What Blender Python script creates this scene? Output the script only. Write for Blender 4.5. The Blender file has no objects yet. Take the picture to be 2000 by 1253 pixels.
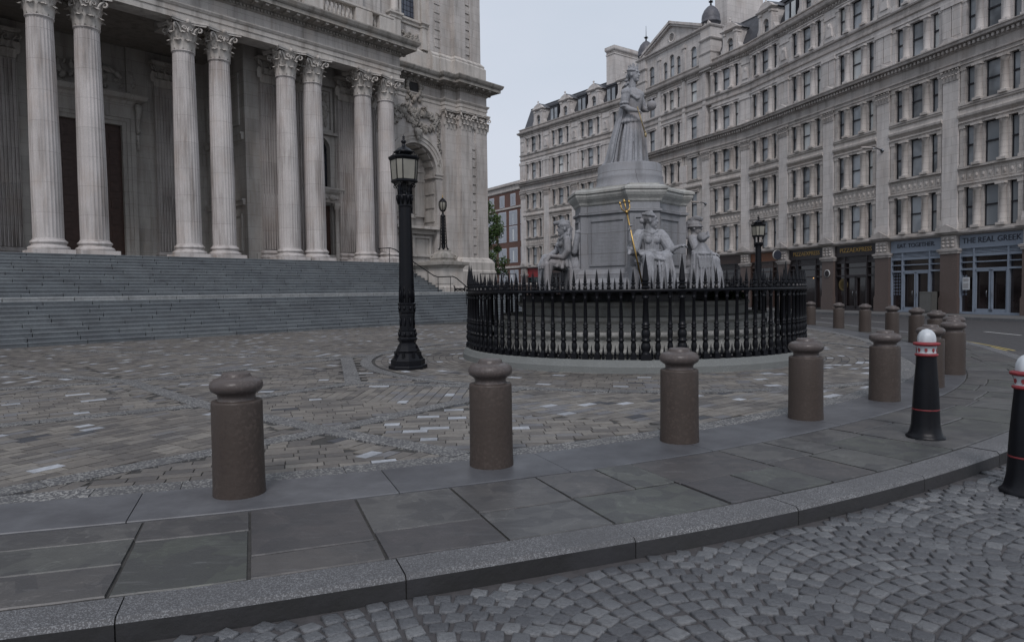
import bpy, math, random
from mathutils import Vector, Matrix
R=math.radians; pi=math.pi; sin=math.sin; cos=math.cos
S=bpy.context.scene; C=S.collection
# ---------------------------------------------------------------- camera
cd=bpy.data.cameras.new('camera'); cam=bpy.data.objects.new('camera',cd); C.objects.link(cam); S.camera=cam
cd.sensor_width=36; cd.lens=24.12; cd.clip_start=.05; cd.clip_end=2000
_ro=math.atan(-.0136); _pt=math.atan(58.7/1340)
_c,_s,_cp,_sp=cos(_ro),sin(_ro),cos(_pt),sin(_pt)
cam.matrix_world=Matrix(((_c,-_s,0,0),(_s*_sp,_c*_sp,-_cp,0),(_s*_cp,_c*_cp,_sp,1.63),(0,0,0,1)))
# ---------------------------------------------------------------- sky, sun, exposure
SUN_EL,SUN_AZ=R(46),R(184)      # azimuth clockwise from +Y: behind the viewer
W=bpy.data.worlds.new('World'); S.world=W; W.use_nodes=True
nt=W.node_tree; nt.nodes.clear()
sky=nt.nodes.new('ShaderNodeTexSky'); sky.sky_type='NISHITA'; sky.sun_disc=False
sky.sun_elevation=SUN_EL; sky.sun_rotation=SUN_AZ; sky.dust_density=4; sky.air_density=1
tc=nt.nodes.new('ShaderNodeTexCoord'); nz=nt.nodes.new('ShaderNodeTexNoise'); nz.inputs['Scale'].default_value=1.6; nz.inputs['Detail'].default_value=5
mp=nt.nodes.new('ShaderNodeMapping'); mp.inputs['Scale'].default_value=(1,1,2.6)
nt.links.new(tc.outputs['Generated'],mp.inputs[0]); nt.links.new(mp.outputs[0],nz.inputs['Vector'])
cr=nt.nodes.new('ShaderNodeValToRGB'); cr.color_ramp.elements[0].position=.3; cr.color_ramp.elements[0].color=(5.7,6.4,7.35,1)
cr.color_ramp.elements[1].position=.7; cr.color_ramp.elements[1].color=(6.7,7.1,7.95,1)
nt.links.new(nz.outputs['Fac'],cr.inputs[0])
mx=nt.nodes.new('ShaderNodeMix'); mx.data_type='RGBA'; mx.inputs['Factor'].default_value=.86
nt.links.new(sky.outputs[0],mx.inputs[6]); nt.links.new(cr.outputs[0],mx.inputs[7])
bg=nt.nodes.new('ShaderNodeBackground'); bg.inputs['Strength'].default_value=.092
wo=nt.nodes.new('ShaderNodeOutputWorld'); nt.links.new(mx.outputs[2],bg.inputs[0]); nt.links.new(bg.outputs[0],wo.inputs[0])
sd=bpy.data.lights.new('sun','SUN'); sd.energy=1.25; sd.angle=R(16); sd.color=(1,.965,.985)
sun=bpy.data.objects.new('sun',sd); C.objects.link(sun)
_d=Vector((sin(SUN_AZ)*cos(SUN_EL),cos(SUN_AZ)*cos(SUN_EL),sin(SUN_EL)))
sun.rotation_euler=_d.to_track_quat('Z','Y').to_euler(); sun.location=_d*50
S.view_settings.view_transform='Standard'; S.view_settings.look='None'; S.view_settings.exposure=.2; S.view_settings.gamma=1
# ---------------------------------------------------------------- material helpers
class NT:
    def __init__(s,name):
        s.m=bpy.data.materials.new(name); s.m.use_nodes=True; s.t=s.m.node_tree; s.b=s.t.nodes['Principled BSDF']
    def n(s,typ,props={},**kw):
        nd=s.t.nodes.new('ShaderNode'+typ)
        for k,v in props.items(): setattr(nd,k,v)
        for k,v in kw.items():
            i=int(k[1:]) if k[0]=='i' and k[1:].isdigit() else k.replace('_',' ')
            s.set(nd.inputs[i],v)
        return nd
    def set(s,inp,v):
        if isinstance(v,bpy.types.NodeSocket): s.t.links.new(v,inp)
        else: inp.default_value=v
    def mix(s,f,a,b,bl='MIX'):
        m=s.n('Mix',{'data_type':'RGBA','blend_type':bl}); s.set(m.inputs[0],f); s.set(m.inputs[6],a); s.set(m.inputs[7],b); return m.outputs[2]
    def ramp(s,f,p0,p1,c0=(0,0,0,1),c1=(1,1,1,1)):
        r=s.n('ValToRGB'); e=r.color_ramp.elements; e[0].position=p0; e[0].color=c0; e[1].position=p1; e[1].color=c1; s.set(r.inputs[0],f); return r.outputs[0]
    def noise(s,vec,sc,det=4,rough=.55):
        return s.n('TexNoise',Vector=vec,Scale=sc,Detail=det,Roughness=rough).outputs['Fac']
    def map(s,vec,sc=(1,1,1),rot=(0,0,0)):
        return s.n('Mapping',Vector=vec,Scale=sc,Rotation=rot).outputs[0]
    def bump(s,h,st,dist=.02,nrm=None):
        b=s.n('Bump',Strength=st,Distance=dist,Height=h)
        if nrm: s.set(b.inputs['Normal'],nrm)
        return b.outputs[0]
    def pos(s): return s.n('NewGeometry').outputs['Position']
    def obj(s): return s.n('TexCoord').outputs['Object']
def c4(c): return (c[0],c[1],c[2],1)
def mul(c,k): return tuple(min(1,x*k) for x in c)
def stone(name,col,dark,amount=.5,sc=1.2,joint=None,rough=.85,streak=.5,bump=.3,spk=0,fine=9):
    k=NT(name); p=k.pos()
    n1=k.noise(p,sc,6,.6); n2=k.noise(k.map(p,(2.2,2.2,.22)),1.1,5,.6); n3=k.noise(p,fine*3,3,.6)
    f=k.ramp(n1,.38,.68); base=k.mix(f,c4(col),c4(mul(col,.82)))
    g=k.ramp(n2,.48,.72); gg=k.n('Math',{'operation':'MULTIPLY'},i0=g,i1=streak).outputs[0]
    base=k.mix(gg,base,c4(dark))
    sp=k.ramp(n3,.35,.7); base=k.mix(k.n('Math',{'operation':'MULTIPLY'},i0=sp,i1=amount*.5).outputs[0],base,c4(mul(dark,1.15)))
    wm=k.ramp(k.noise(k.map(p,(1,1,.6),(.3,.2,.5)),.75,6,.68),.50,.68); base=k.mix(k.n('Math',{'operation':'MULTIPLY'},i0=wm,i1=.55*streak+.1).outputs[0],base,c4((col[0]*.74,col[1]*.66,col[2]*.60)))
    h=n3
    if spk:
        v=k.n('TexVoronoi',Vector=p,Scale=spk).outputs['Color']
        sv=k.n('SeparateColor',i0=v).outputs[0]
        base=k.mix(k.ramp(sv,.86,.99),base,c4(mul(col,1.9))); base=k.mix(k.ramp(sv,.25,.05,),base,c4(mul(col,.72)))
    nrm=k.bump(h,bump,.02)
    if joint:
        w,hh=joint; o=k.obj(); x=k.n('SeparateXYZ',i0=o)
        xy=k.n('Math',{'operation':'ADD'},i0=x.outputs[0],i1=x.outputs[1]).outputs[0]; vec=k.n('CombineXYZ',X=xy,Y=x.outputs[2]).outputs[0]
        b=k.n('TexBrick',{'offset':.5},Vector=vec,Color1=(1,1,1,1),Color2=(.9,.9,.9,1),Mortar=(.45,.43,.41,1),Scale=1,Mortar_Size=.007,Mortar_Smooth=.3,Bias=0,Brick_Width=w,Row_Height=hh)
        base=k.mix(.9,base,b.outputs['Color'],'MULTIPLY')
    k.set(k.b.inputs['Base Color'],base); k.set(k.b.inputs['Roughness'],rough); k.set(k.b.inputs['Normal'],nrm); k.b.inputs['Specular IOR Level'].default_value=.3
    return k.m
def plain(name,col,rough=.5,metal=0,var=.15,sc=8,bump=.1,spec=.5):
    k=NT(name); n=k.noise(k.pos(),sc,4); base=k.mix(k.ramp(n,.3,.7),c4(col),c4(mul(col,1-var)))
    k.set(k.b.inputs['Base Color'],base); k.b.inputs['Metallic'].default_value=metal
    r=k.n('MapRange',Value=n); r.inputs[3].default_value=max(.02,rough-.12); r.inputs[4].default_value=min(1,rough+.12); k.set(k.b.inputs['Roughness'],r.outputs[0])
    if bump: k.set(k.b.inputs['Normal'],k.bump(k.noise(k.pos(),sc*4,3),bump,.01))
    k.b.inputs['Specular IOR Level'].default_value=spec
    return k.m
def toned(name,cols,rough=.6,bump=.4,sc=20,spec=.5,spk=0,patch=0,worn=False):
    """stone units whose own tone comes from the per-stone attribute 'tone' (0..1)"""
    k=NT(name); a=k.n('Attribute',{'attribute_name':'tone'}).outputs['Fac']; p=k.pos()
    r=k.n('ValToRGB'); e=r.color_ramp.elements
    while len(e)<len(cols): e.new(.5)
    for i,(ps,cc) in enumerate(cols): e[i].position=ps; e[i].color=c4(cc)
    k.set(r.inputs[0],a); base=r.outputs[0]
    n=k.noise(p,sc,5,.65); n2=k.noise(p,1.3,5,.6)
    base=k.mix(k.n('Math',{'operation':'MULTIPLY'},i0=k.ramp(n,.35,.7),i1=.35).outputs[0],base,(.03,.03,.035,1))
    base=k.mix(k.n('Math',{'operation':'MULTIPLY'},i0=k.ramp(n2,.42,.7),i1=.45+patch).outputs[0],base,(.045,.045,.05,1))
    if spk:
        v=k.n('SeparateColor',i0=k.n('TexVoronoi',Vector=p,Scale=spk).outputs['Color']).outputs[0]
        base=k.mix(k.ramp(v,.75,1),base,(.3,.3,.3,1)); base=k.mix(k.ramp(v,.3,.0),base,(.085,.085,.088,1))
    if worn:          # chewing-gum spots, scuffs and fine cracks that belong to the stone
        vd=k.n('TexVoronoi',Vector=p,Scale=5.5); sp=k.ramp(vd.outputs['Distance'],.10,.075); pick=k.ramp(k.n('SeparateColor',i0=vd.outputs['Color']).outputs[0],.6,.62)
        base=k.mix(k.n('Math',{'operation':'MULTIPLY'},i0=k.n('Math',{'operation':'MULTIPLY'},i0=sp,i1=pick).outputs[0],i1=.55).outputs[0],base,(.045,.045,.05,1))
        st=k.noise(k.map(p,(1.2,9,1),(0,0,.7)),2.2,6,.7); base=k.mix(k.n('Math',{'operation':'MULTIPLY'},i0=k.ramp(st,.56,.72),i1=.4).outputs[0],base,(.24,.24,.245,1))
        w1=k.n('TexNoise',Vector=p,Scale=1.6,Detail=6,Roughness=.65,Distortion=.6).outputs['Fac']; cr_=k.n('Math',{'operation':'ABSOLUTE'},i0=k.n('Math',{'operation':'SUBTRACT'},i0=w1,i1=.47).outputs[0]).outputs[0]
        base=k.mix(k.n('Math',{'operation':'MULTIPLY'},i0=k.ramp(cr_,.006,.0),i1=.5).outputs[0],base,(.05,.05,.05,1))
    k.set(k.b.inputs['Base Color'],base)
    rr=k.n('MapRange',Value=n2); rr.inputs[3].default_value=max(.05,rough-.2); rr.inputs[4].default_value=min(1,rough+.15); k.set(k.b.inputs['Roughness'],rr.outputs[0])
    k.set(k.b.inputs['Normal'],k.bump(n,bump,.012,k.bump(n2,.25,.03))); k.b.inputs['Specular IOR Level'].default_value=spec
    return k.m
def glass(name,col,rough=.06,var=.6,sc=.9):
    k=NT(name); rd=k.n('ObjectInfo').outputs['Random']; n=k.noise(k.pos(),sc,3); base=k.mix(k.ramp(n,.35,.65),c4(col),c4(mul(col,1-var))); base=k.mix(k.ramp(rd,.45,.55),base,c4(mul(col,.55))); base=k.mix(k.ramp(rd,.84,.86),base,c4((col[0]*1.35,col[1]*1.3,col[2]*1.2)))
    k.set(k.b.inputs['Base Color'],base); k.b.inputs['Roughness'].default_value=rough; k.b.inputs['Specular IOR Level'].default_value=.6
    k.set(k.b.inputs['Normal'],k.bump(k.noise(k.pos(),1.7,2),.04,.03)); return k.m
M={}
M['portland']=stone('portland_stone',(.54,.51,.485),(.16,.145,.13),.5,.7,(1.5,.62),streak=.6)
M['portland_plain']=stone('portland_stone_carved',(.55,.52,.485),(.15,.135,.12),.55,.9,None,streak=.65)
M['portland_sooty']=stone('portland_stone_sooty',(.37,.35,.32),(.10,.09,.08),.7,1.1,None,streak=.8)
M['column']=stone('column_stone',(.56,.53,.515),(.17,.145,.13),.65,.55,(9,1.35),streak=.75)
M['inner']=stone('porch_stone',(.48,.46,.435),(.16,.145,.13),.5,.6,(1.6,.7),streak=.6)
M['step']=toned('step_stone',[(0,(.085,.095,.105)),(.5,(.13,.145,.155)),(.9,(.16,.175,.182)),(.93,(.30,.31,.31)),(1,(.34,.35,.35))],.6,.3,14)
M['wood']=plain('dark_door_wood',(.055,.025,.017),.5,0,.4,5,.2)
M['glass_dark']=glass('dark_church_glass',(.03,.034,.045),.15)
M['facade']=stone('facade_stone',(.52,.485,.455),(.17,.15,.14),.45,.6,(1.1,.34),streak=.45)
M['facade_pale']=stone('facade_stone_pale',(.60,.57,.55),(.19,.17,.165),.4,.6,(1.2,.5),streak=.5)
M['facade_trim']=stone('facade_trim_stone',(.45,.42,.40),(.11,.1,.09),.6,.8,None,streak=.6)
M['pane']=glass('window_glass',(.42,.45,.48),.035,.7,.5)
M['sash']=plain('dark_sash_paint',(.018,.018,.024),.4)
M['slate']=plain('roof_slate',(.07,.072,.082),.55,0,.4,3,.5)
M['lead']=plain('dome_lead',(.10,.10,.115),.55,0,.35,5,.2)
M['iron']=plain('black_iron_paint',(.005,.0055,.008),.38,0,.3,14,.1,.22)
M['statue']=stone('statue_marble',(.31,.315,.335),(.075,.077,.08),.75,2.2,None,.7,1.0,.4)
M['pedestal']=stone('pedestal_stone',(.27,.275,.29),(.11,.11,.115),.5,1.2,(1.6,.5),.75,.7)
M['oldstep']=stone('weathered_step_stone',(.42,.42,.40),(.10,.102,.095),.6,1.4,None,.85,.6,.5)
M['plinth']=stone('railing_plinth_granite',(.20,.21,.205),(.06,.065,.06),.6,2,None,.75,.5,.5,90)
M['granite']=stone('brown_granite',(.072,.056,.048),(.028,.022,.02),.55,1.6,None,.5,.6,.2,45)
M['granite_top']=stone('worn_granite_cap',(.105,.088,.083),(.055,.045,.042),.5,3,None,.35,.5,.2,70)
M['gold']=plain('gilding',(.50,.34,.13),.4,1,.25,20,.1)
M['frost']=plain('frosted_lamp_glass',(.24,.23,.195),.3,0,.2,4,.02)
M['red']=plain('red_paint',(.24,.022,.028),.5,0,.35,18); M['white']=plain('white_paint',(.5,.53,.56),.45,0,.2,12)
M['brick']=None
# ---------------------------------------------------------------- mesh helpers
class MB:
    def __init__(s): s.v=[]; s.f=[]; s.sm=[]; s.mi=[]; s.tone=[]
    def add(s,v,f,sm=False,mi=0,T=None,tone=None):
        o=len(s.v)
        if T is not None: v=[T@Vector(p) for p in v]
        s.v+= [tuple(p) for p in v]
        for q in f: s.f.append(tuple(i+o for i in q)); s.sm.append(sm); s.mi.append(mi); s.tone.append(.5 if tone is None else tone)
        return s
    def box(s,x0,x1,y0,y1,z0,z1,mi=0,T=None,tone=None):
        return s.add([(x0,y0,z0),(x1,y0,z0),(x1,y1,z0),(x0,y1,z0),(x0,y0,z1),(x1,y0,z1),(x1,y1,z1),(x0,y1,z1)],
          [(0,3,2,1),(4,5,6,7),(0,1,5,4),(1,2,6,5),(2,3,7,6),(3,0,4,7)],False,mi,T,tone)
    def cbox(s,cx,cy,cz,dx,dy,dz,mi=0,rz=0,T=None):
        m=Matrix.Translation((cx,cy,cz))@Matrix.Rotation(rz,4,'Z')
        if T is not None: m=T@m
        return s.box(-dx/2,dx/2,-dy/2,dy/2,-dz/2,dz/2,mi,m)
    def bbox(s,x0,x1,y0,y1,z0,z1,b=.01,mi=0,T=None):
        """box with chamfered top and front edges"""
        p=[(x0,y0),(x1,y0),(x1,y1),(x0,y1)]; q=[(x0+b,y0+b),(x1-b,y0+b),(x1-b,y1-b),(x0+b,y1-b)]
        v=[(a,c,z0) for a,c in p]+[(a,c,z1-b) for a,c in p]+[(a,c,z1) for a,c in q]
        f=[(0,3,2,1),(8,9,10,11)]
        for k in (0,4): f+=[(k+i,k+(i+1)%4,k+4+(i+1)%4,k+4+i) for i in range(4)]
        return s.add(v,f,False,mi,T)
    def lathe(s,prof,n=24,cx=0,cy=0,cz=0,sm=True,mi=0,ph=0,T=None,a0=0,a1=2*pi,sx=1,sy=1,fl=None):
        full=abs(a1-a0-2*pi)<1e-6; m=n if full else n+1; v=[]
        for r,z in prof:
            for i in range(m):
                a=a0+ph+(a1-a0)*i/n; rr=r if not fl else r*fl(a,z)
                v.append((cx+rr*cos(a)*sx,cy+rr*sin(a)*sy,cz+z))
        f=[]
        for j in range(len(prof)-1):
            for i in range(n):
                k=(i+1)%m; f.append((j*m+i,j*m+k,(j+1)*m+k,(j+1)*m+i))
        s.add(v,f,sm,mi,T)
        if full:
            if prof[0][0]>1e-4: s.add(v[:m],[tuple(range(m-1,-1,-1))],False,mi,T)
            if prof[-1][0]>1e-4: s.add(v[-m:],[tuple(range(m))],False,mi,T)
        return s
    def tube(s,pts,r,n=8,mi=0,T=None,sm=True,cap=True):
        pts=[Vector(p) for p in pts]; rs=r if isinstance(r,(list,tuple)) else [r]*len(pts); v=[]; prev=None
        for i,p in enumerate(pts):
            d=(pts[min(i+1,len(pts)-1)]-pts[max(i-1,0)]).normalized()
            if prev is None:
                a=d.cross(Vector((0,0,1)) if abs(d.z)<.9 else Vector((1,0,0))).normalized()
            else: a=(prev-d*prev.dot(d)).normalized()
            b=d.cross(a); prev=a
            for k in range(n): v.append(p+(a*cos(2*pi*k/n)+b*sin(2*pi*k/n))*rs[i])
        f=[]
        for j in range(len(pts)-1):
            for k in range(n): f.append((j*n+k,j*n+(k+1)%n,(j+1)*n+(k+1)%n,(j+1)*n+k))
        if cap: f+=[tuple(range(n-1,-1,-1)),tuple(range((len(pts)-1)*n,len(pts)*n))]
        return s.add(v,f,sm,mi,T)
    def blob(s,c,r,n=6,m=8,mi=0,T=None,rot=None):
        r=r if isinstance(r,(list,tuple)) else (r,r,r); v=[]; f=[]
        q=Matrix.Rotation(0,3,'Z') if rot is None else rot
        for j in range(n+1):
            t=pi*j/n
            for i in range(m):
                a=2*pi*i/m; p=q@Vector((r[0]*sin(t)*cos(a),r[1]*sin(t)*sin(a),-r[2]*cos(t))); v.append((c[0]+p.x,c[1]+p.y,c[2]+p.z))
        for j in range(n):
            for i in range(m): f.append((j*m+i,j*m+(i+1)%m,(j+1)*m+(i+1)%m,(j+1)*m+i))
        return s.add(v,f,True,mi,T)
    def mould(s,path,prof,closed=False,mi=0,T=None,caps=True):
        """profile (out,z) swept along an XY path with mitred corners; 'out' is to the right of travel"""
        P=[Vector((p[0],p[1])) for p in path]; n=len(P); v=[]; m=len(prof)
        def nr(a,b):
            d=(b-a).normalized(); return Vector((d.y,-d.x))
        for i in range(n):
            if closed: n0=nr(P[i-1],P[i]); n1=nr(P[i],P[(i+1)%n])
            else: n0=nr(P[max(i-1,0)],P[max(i,1)]); n1=nr(P[min(i,n-2)],P[min(i+1,n-1)])
            w=n0+n1; w=w/max(w.dot(n0),.15) if w.length>1e-6 else n0
            for o,z in prof: v.append((P[i].x+w.x*o,P[i].y+w.y*o,z))
        f=[]
        for i in range(n if closed else n-1):
            j=(i+1)%n
            for k in range(m-1): f.append((i*m+k,j*m+k,j*m+k+1,i*m+k+1))
        if caps and not closed: f+=[tuple(range(m)),tuple(range((n-1)*m+m-1,(n-1)*m-1,-1))]
        return s.add(v,f,False,mi,T)
    def prism(s,poly,y0,y1,mi=0,T=None,sm=False):
        """polygon in XZ extruded along Y"""
        n=len(poly); v=[(x,y0,z) for x,z in poly]+[(x,y1,z) for x,z in poly]
        f=[tuple(range(n)),tuple(range(2*n-1,n-1,-1))]+[(i,i+n,(i+1)%n+n,(i+1)%n) for i in range(n)]
        return s.add(v,f,sm,mi,T)
    def slab(s,poly,z0,z1,mi=0,T=None,tone=None,b=0):
        n=len(poly); v=[(x,y,z0) for x,y in poly]+[(x,y,z1) for x,y in poly]
        f=[tuple(range(n,2*n))]+[(i,(i+1)%n,(i+1)%n+n,i+n) for i in range(n)]
        return s.add(v,f,False,mi,T,tone)
    def arch(s,x0,x1,z0,z1,cx,r,zs,y0,y1,n=14,mi=0,T=None,zb=None):
        """wall plate x0..x1, z0..z1 with a round-headed opening (half width r, springing zs, from z0 or zb up), with reveals y0..y1"""
        zb=z0 if zb is None else zb
        pts=[(cx-r,zb)]+[(cx+r*cos(pi-pi*i/n),zs+r*sin(pi*i/n)) for i in range(n+1)]+[(cx+r,zb)]
        v=[];f=[]
        def quad(a,b,c,d): 
            o=len(v); v.extend([a,b,c,d]); f.append((o,o+1,o+2,o+3))
        quad((x0,y0,z0),(cx-r,y0,z0),(cx-r,y0,z1),(x0,y0,z1)); quad((cx+r,y0,z0),(x1,y0,z0),(x1,y0,z1),(cx+r,y0,z1))
        for i in range(1,len(pts)-2):
            a,b=pts[i],pts[i+1]; quad((a[0],y0,a[1]),(b[0],y0,b[1]),(b[0],y0,z1),(a[0],y0,z1))
        if zb>z0: quad((cx-r,y0,z0),(cx+r,y0,z0),(cx+r,y0,zb),(cx-r,y0,zb)); quad((cx-r,y0,zb),(cx+r,y0,zb),(cx+r,y1,zb),(cx-r,y1,zb))
        for i in range(len(pts)-1):
            a,b=pts[i],pts[i+1]; quad((a[0],y1,a[1]),(b[0],y1,b[1]),(b[0],y0,b[1]),(a[0],y0,a[1]))
        return s.add(v,f,False,mi,T)
    def mesh(s,name,mats):
        me=bpy.data.meshes.new(name); me.from_pydata(s.v,[],s.f)
        me.polygons.foreach_set('use_smooth',s.sm); me.polygons.foreach_set('material_index',s.mi)
        for m in (mats if isinstance(mats,(list,tuple)) else [mats]): me.materials.append(m)
        if any(t!=.5 for t in s.tone):
            a=me.attributes.new('tone','FLOAT','FACE'); a.data.foreach_set('value',s.tone)
        me.update(); return me
    def build(s,name,mats,parent=None,loc=(0,0,0),rz=0):
        return link(name,s.mesh(name,mats),parent,loc,rz)
def link(name,me,parent=None,loc=(0,0,0),rz=0,scale=None):
    o=bpy.data.objects.new(name,me); C.objects.link(o); o.location=loc; o.rotation_euler=(0,0,rz)
    if scale: o.scale=scale
    if parent: o.parent=parent
    return o
def tag(o,label,cat,group=None):
    o['label']=label; o['category']=cat
    if group: o['group']=group
    return o
def thing(name,label,cat,loc=(0,0,0),rz=0,group=None):
    return tag(link(name,None,None,loc,rz),label,cat,group)
def struct(o): o['kind']='structure'; return o
def tree_copy(o,parent=None,loc=None,rz=None):
    c=o.copy(); C.objects.link(c)
    if parent: c.parent=parent
    for ch in list(o.children): tree_copy(ch,c)
    if loc is not None: c.location=loc
    if rz is not None: c.rotation_euler=(0,0,rz)
    return c
def text_mesh(body,size,depth,mat,name,sx=1):
    cu=bpy.data.curves.new('t','FONT'); cu.body=body; cu.size=size; cu.extrude=depth; cu.align_x='CENTER'; cu.align_y='CENTER'; cu.resolution_u=3
    o=bpy.data.objects.new('t',cu); C.objects.link(o); dg=bpy.context.evaluated_depsgraph_get()
    me=bpy.data.meshes.new_from_object(o.evaluated_get(dg)); bpy.data.objects.remove(o)
    me.transform(Matrix.Rotation(pi/2,4,'X')@Matrix.Diagonal((sx,1,1,1))); me.materials.clear(); me.materials.append(mat); me.name=name
    return me
rnd=random.Random(7)
import numpy as np
# ---------------------------------------------------------------- kerb line of the square (plan curve through the bollards)
BN=[(-14,2.9),(-10.5,3.35),(-7.2,4.0),(-4.5,4.78),(-2.26,5.58),(-.21,6.39),(1.78,7.30),(3.63,8.46),(5.31,9.75),(6.72,11.0),(8.05,12.5),(9.35,14.5),(10.65,17.2),(11.6,19.65),(12.15,21.9),(12.62,24.5),(12.80,26.85),(12.92,29.65),(13.0,33),(12.6,38),(11.2,44),(9,50)]
def catmull(P,k=12):
    P=[np.array(p,float) for p in P]; P=[2*P[0]-P[1]]+P+[2*P[-1]-P[-2]]; out=[]
    for i in range(1,len(P)-2):
        a,b,c,d=P[i-1:i+3]
        for j in range(k):
            t=j/k; out.append(.5*((2*b)+(c-a)*t+(2*a-5*b+4*c-d)*t*t+(3*b-a-3*c+d)*t**3))
    out.append(P[-2]); return np.array(out)
SP=catmull(BN)
for _ in range(25): SP[1:-1]=SP[1:-1]*.5+(SP[:-2]+SP[2:])*.25
_dl=np.hypot(*(SP[1:]-SP[:-1]).T); SL=np.concatenate([[0],np.cumsum(_dl)]); LEN=SL[-1]
_tg=np.gradient(SP,axis=0); _tg/=np.hypot(*_tg.T)[:,None]; SN=np.c_[_tg[:,1],-_tg[:,0]]
_CS=[0,10,12,15,18,21,23.5,26,28,33,60]; _CV=[-.02,-.02,.12,.17,.12,.07,-.08,-.25,-.5,-.6,-.6]
def corr(s): return np.interp(s,_CS,_CV)
def cp(s,o):
    o=o+corr(s)
    x=np.interp(s,SL,SP[:,0]); y=np.interp(s,SL,SP[:,1]); nx=np.interp(s,SL,SN[:,0]); ny=np.interp(s,SL,SN[:,1]); return (x+nx*o,y+ny*o)
def offs(P):
    P=np.asarray(P,float); r=np.empty(len(P))
    for i in range(0,len(P),2000):
        q=P[i:i+2000]; d=((q[:,None,:]-SP[None])**2).sum(2); k=d.argmin(1)
        r[i:i+2000]=((q-SP[k])*SN[k]).sum(1)-corr(SL[k])
    return r
def strip_poly(s0,s1,o0,o1,step=.35):
    n=max(1,int(math.ceil((s1-s0)/step))); a=[cp(s0+(s1-s0)*i/n,o0) for i in range(n+1)]; b=[cp(s0+(s1-s0)*i/n,o1) for i in range(n+1)]
    return b+a[::-1]
def curved_stone(mb,s0,s1,o0,o1,z0,z1,tone,b=.008,step=.35,jit=0):
    n=max(1,int(math.ceil((s1-s0)/step))); v=[];f=[]
    rows=[(o0,z0),(o0,z1-b),(o0+b,z1),(o1-b,z1),(o1,z1-b*1.2),(o1,z0)]
    m=len(rows)
    for i in range(n+1):
        s=s0+(s1-s0)*i/n
        ja,jb=(rnd.uniform(-jit,jit*.4),rnd.uniform(-jit*.4,jit)) if jit else (0,0)
        for q_,(o,z) in enumerate(rows):
            sj=0 if not jit else (rnd.uniform(0,jit) if i==0 else -rnd.uniform(0,jit) if i==n else 0)
            x,y=cp(s+sj,o-(ja if q_<3 else jb)); v.append((x,y,z))
    for i in range(n):
        for k in range(m-1): f.append((i*m+k,i*m+k+1,(i+1)*m+k+1,(i+1)*m+k))
    f.append(tuple(range(m-1,-1,-1))); f.append(tuple(range(n*m,n*m+m)))
    return mb.add(v,f,False,0,None,tone)
M['york']=toned('york_paving_stone',[(0,(.08,.073,.076)),(.3,(.125,.114,.108)),(.6,(.15,.15,.145)),(.8,(.10,.113,.092)),(1,(.175,.174,.172))],.46,.35,7,.42,0,.2,True)
M['slate_strip']=toned('dark_slate_band',[(0,(.09,.094,.103)),(1,(.128,.132,.142))],.42,.2,4,.45,0,.25)
M['kerb']=toned('granite_kerb',[(0,(.20,.203,.21)),(1,(.27,.272,.278))],.6,1.0,45,.4,170,.1)
M['band']=toned('granite_sett_band',[(0,(.24,.238,.225)),(1,(.34,.335,.32))],.6,.6,40,.4,60)
M['sett']=toned('paving_setts',[(0,(.045,.047,.055)),(.08,(.07,.073,.08)),(.1,(.115,.105,.096)),(.45,(.178,.162,.143)),(.75,(.23,.212,.187)),(.93,(.165,.163,.168)),(.945,(.36,.38,.41)),(1,(.46,.48,.51))],.6,.35,18,.4,0,.05)
M['cobble']=toned('road_cobbles',[(0,(.08,.083,.09)),(.6,(.125,.13,.138)),(1,(.185,.19,.196))],.36,1.0,55,.55,0,.05)
M['mortar']=plain('cobble_mortar',(.07,.066,.068),.8,0,.4,12,.4)
M['joint']=plain('paving_joint',(.05,.048,.045),.9,0,.4,12,.3)
M['asphalt']=plain('asphalt',(.052,.05,.052),.8,0,.3,9,.5)
M['pave']=stone('plain_paving',(.13,.13,.13),(.06,.06,.06),.5,1,None,.8,0,.3)
# ground sheet to the horizon
g=MB(); g.add([(-700,-700,-.15),(700,-700,-.15),(700,1200,-.15),(-700,1200,-.15)],[(0,1,2,3)]); struct(g.build('ground',M['asphalt']))
# the square: base, then bands
b=MB(); n=len(SP); poly=[tuple(cp(s,2.03)) for s in np.linspace(0,LEN,160)]+[(-6,62),(-60,62),(-60,2.5)]
b.slab(poly,-.149,-.014); struct(b.build('plaza_base',M['joint']))
# stone band carrying the bollards
b=MB(); s=1.1
while s<LEN-2:
    l=rnd.uniform(1.5,2.3); curved_stone(b,s+.004,s+l-.004,-.40,.385,-.028,.004+rnd.uniform(-.001,.001),rnd.random(),.006); s+=l
struct(b.build('bollard_strip',M['slate_strip']))
b=MB(); s=1.1
while s<LEN-2:
    l=rnd.uniform(.5,.9); curved_stone(b,s+.003,s+l-.003,-.68,-.405,-.028,.002+rnd.uniform(-.002,.002),rnd.random(),.005); s+=l
struct(b.build('granite_band',M['band']))
# york stone pavement
b=MB(); s=.6
while s<LEN-2:
    w=rnd.uniform(.55,1.15); cuts=[.395]+([] if rnd.random()<.12 else [rnd.uniform(.65,1.4)])
    if len(cuts)==2 and cuts[1]<.8 and rnd.random()<.6: cuts.append(rnd.uniform(1.15,1.45))
    cuts.append(1.73)
    for o0,o1 in zip(cuts[:-1],cuts[1:]):
        t=rnd.random(); zz=rnd.uniform(-.004,.004); j=rnd.uniform(.004,.010)
        if o1-o0>.5 and w>.95 and rnd.random()<.5:
            m=s+w*rnd.uniform(.4,.6)
            curved_stone(b,s+j,m-j,o0+j,o1-j,-.028,zz,t,.007,.09,.007); curved_stone(b,m+j,s+w-j,o0+j,o1-j,-.028,zz+.002,rnd.random(),.007,.09,.007)
        else: curved_stone(b,s+j,s+w-j,o0+j,o1-j,-.028,zz,t,.007,.09,.007)
    s+=w
struct(b.build('pavement',M['york']))
b=MB(); s=.2
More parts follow.
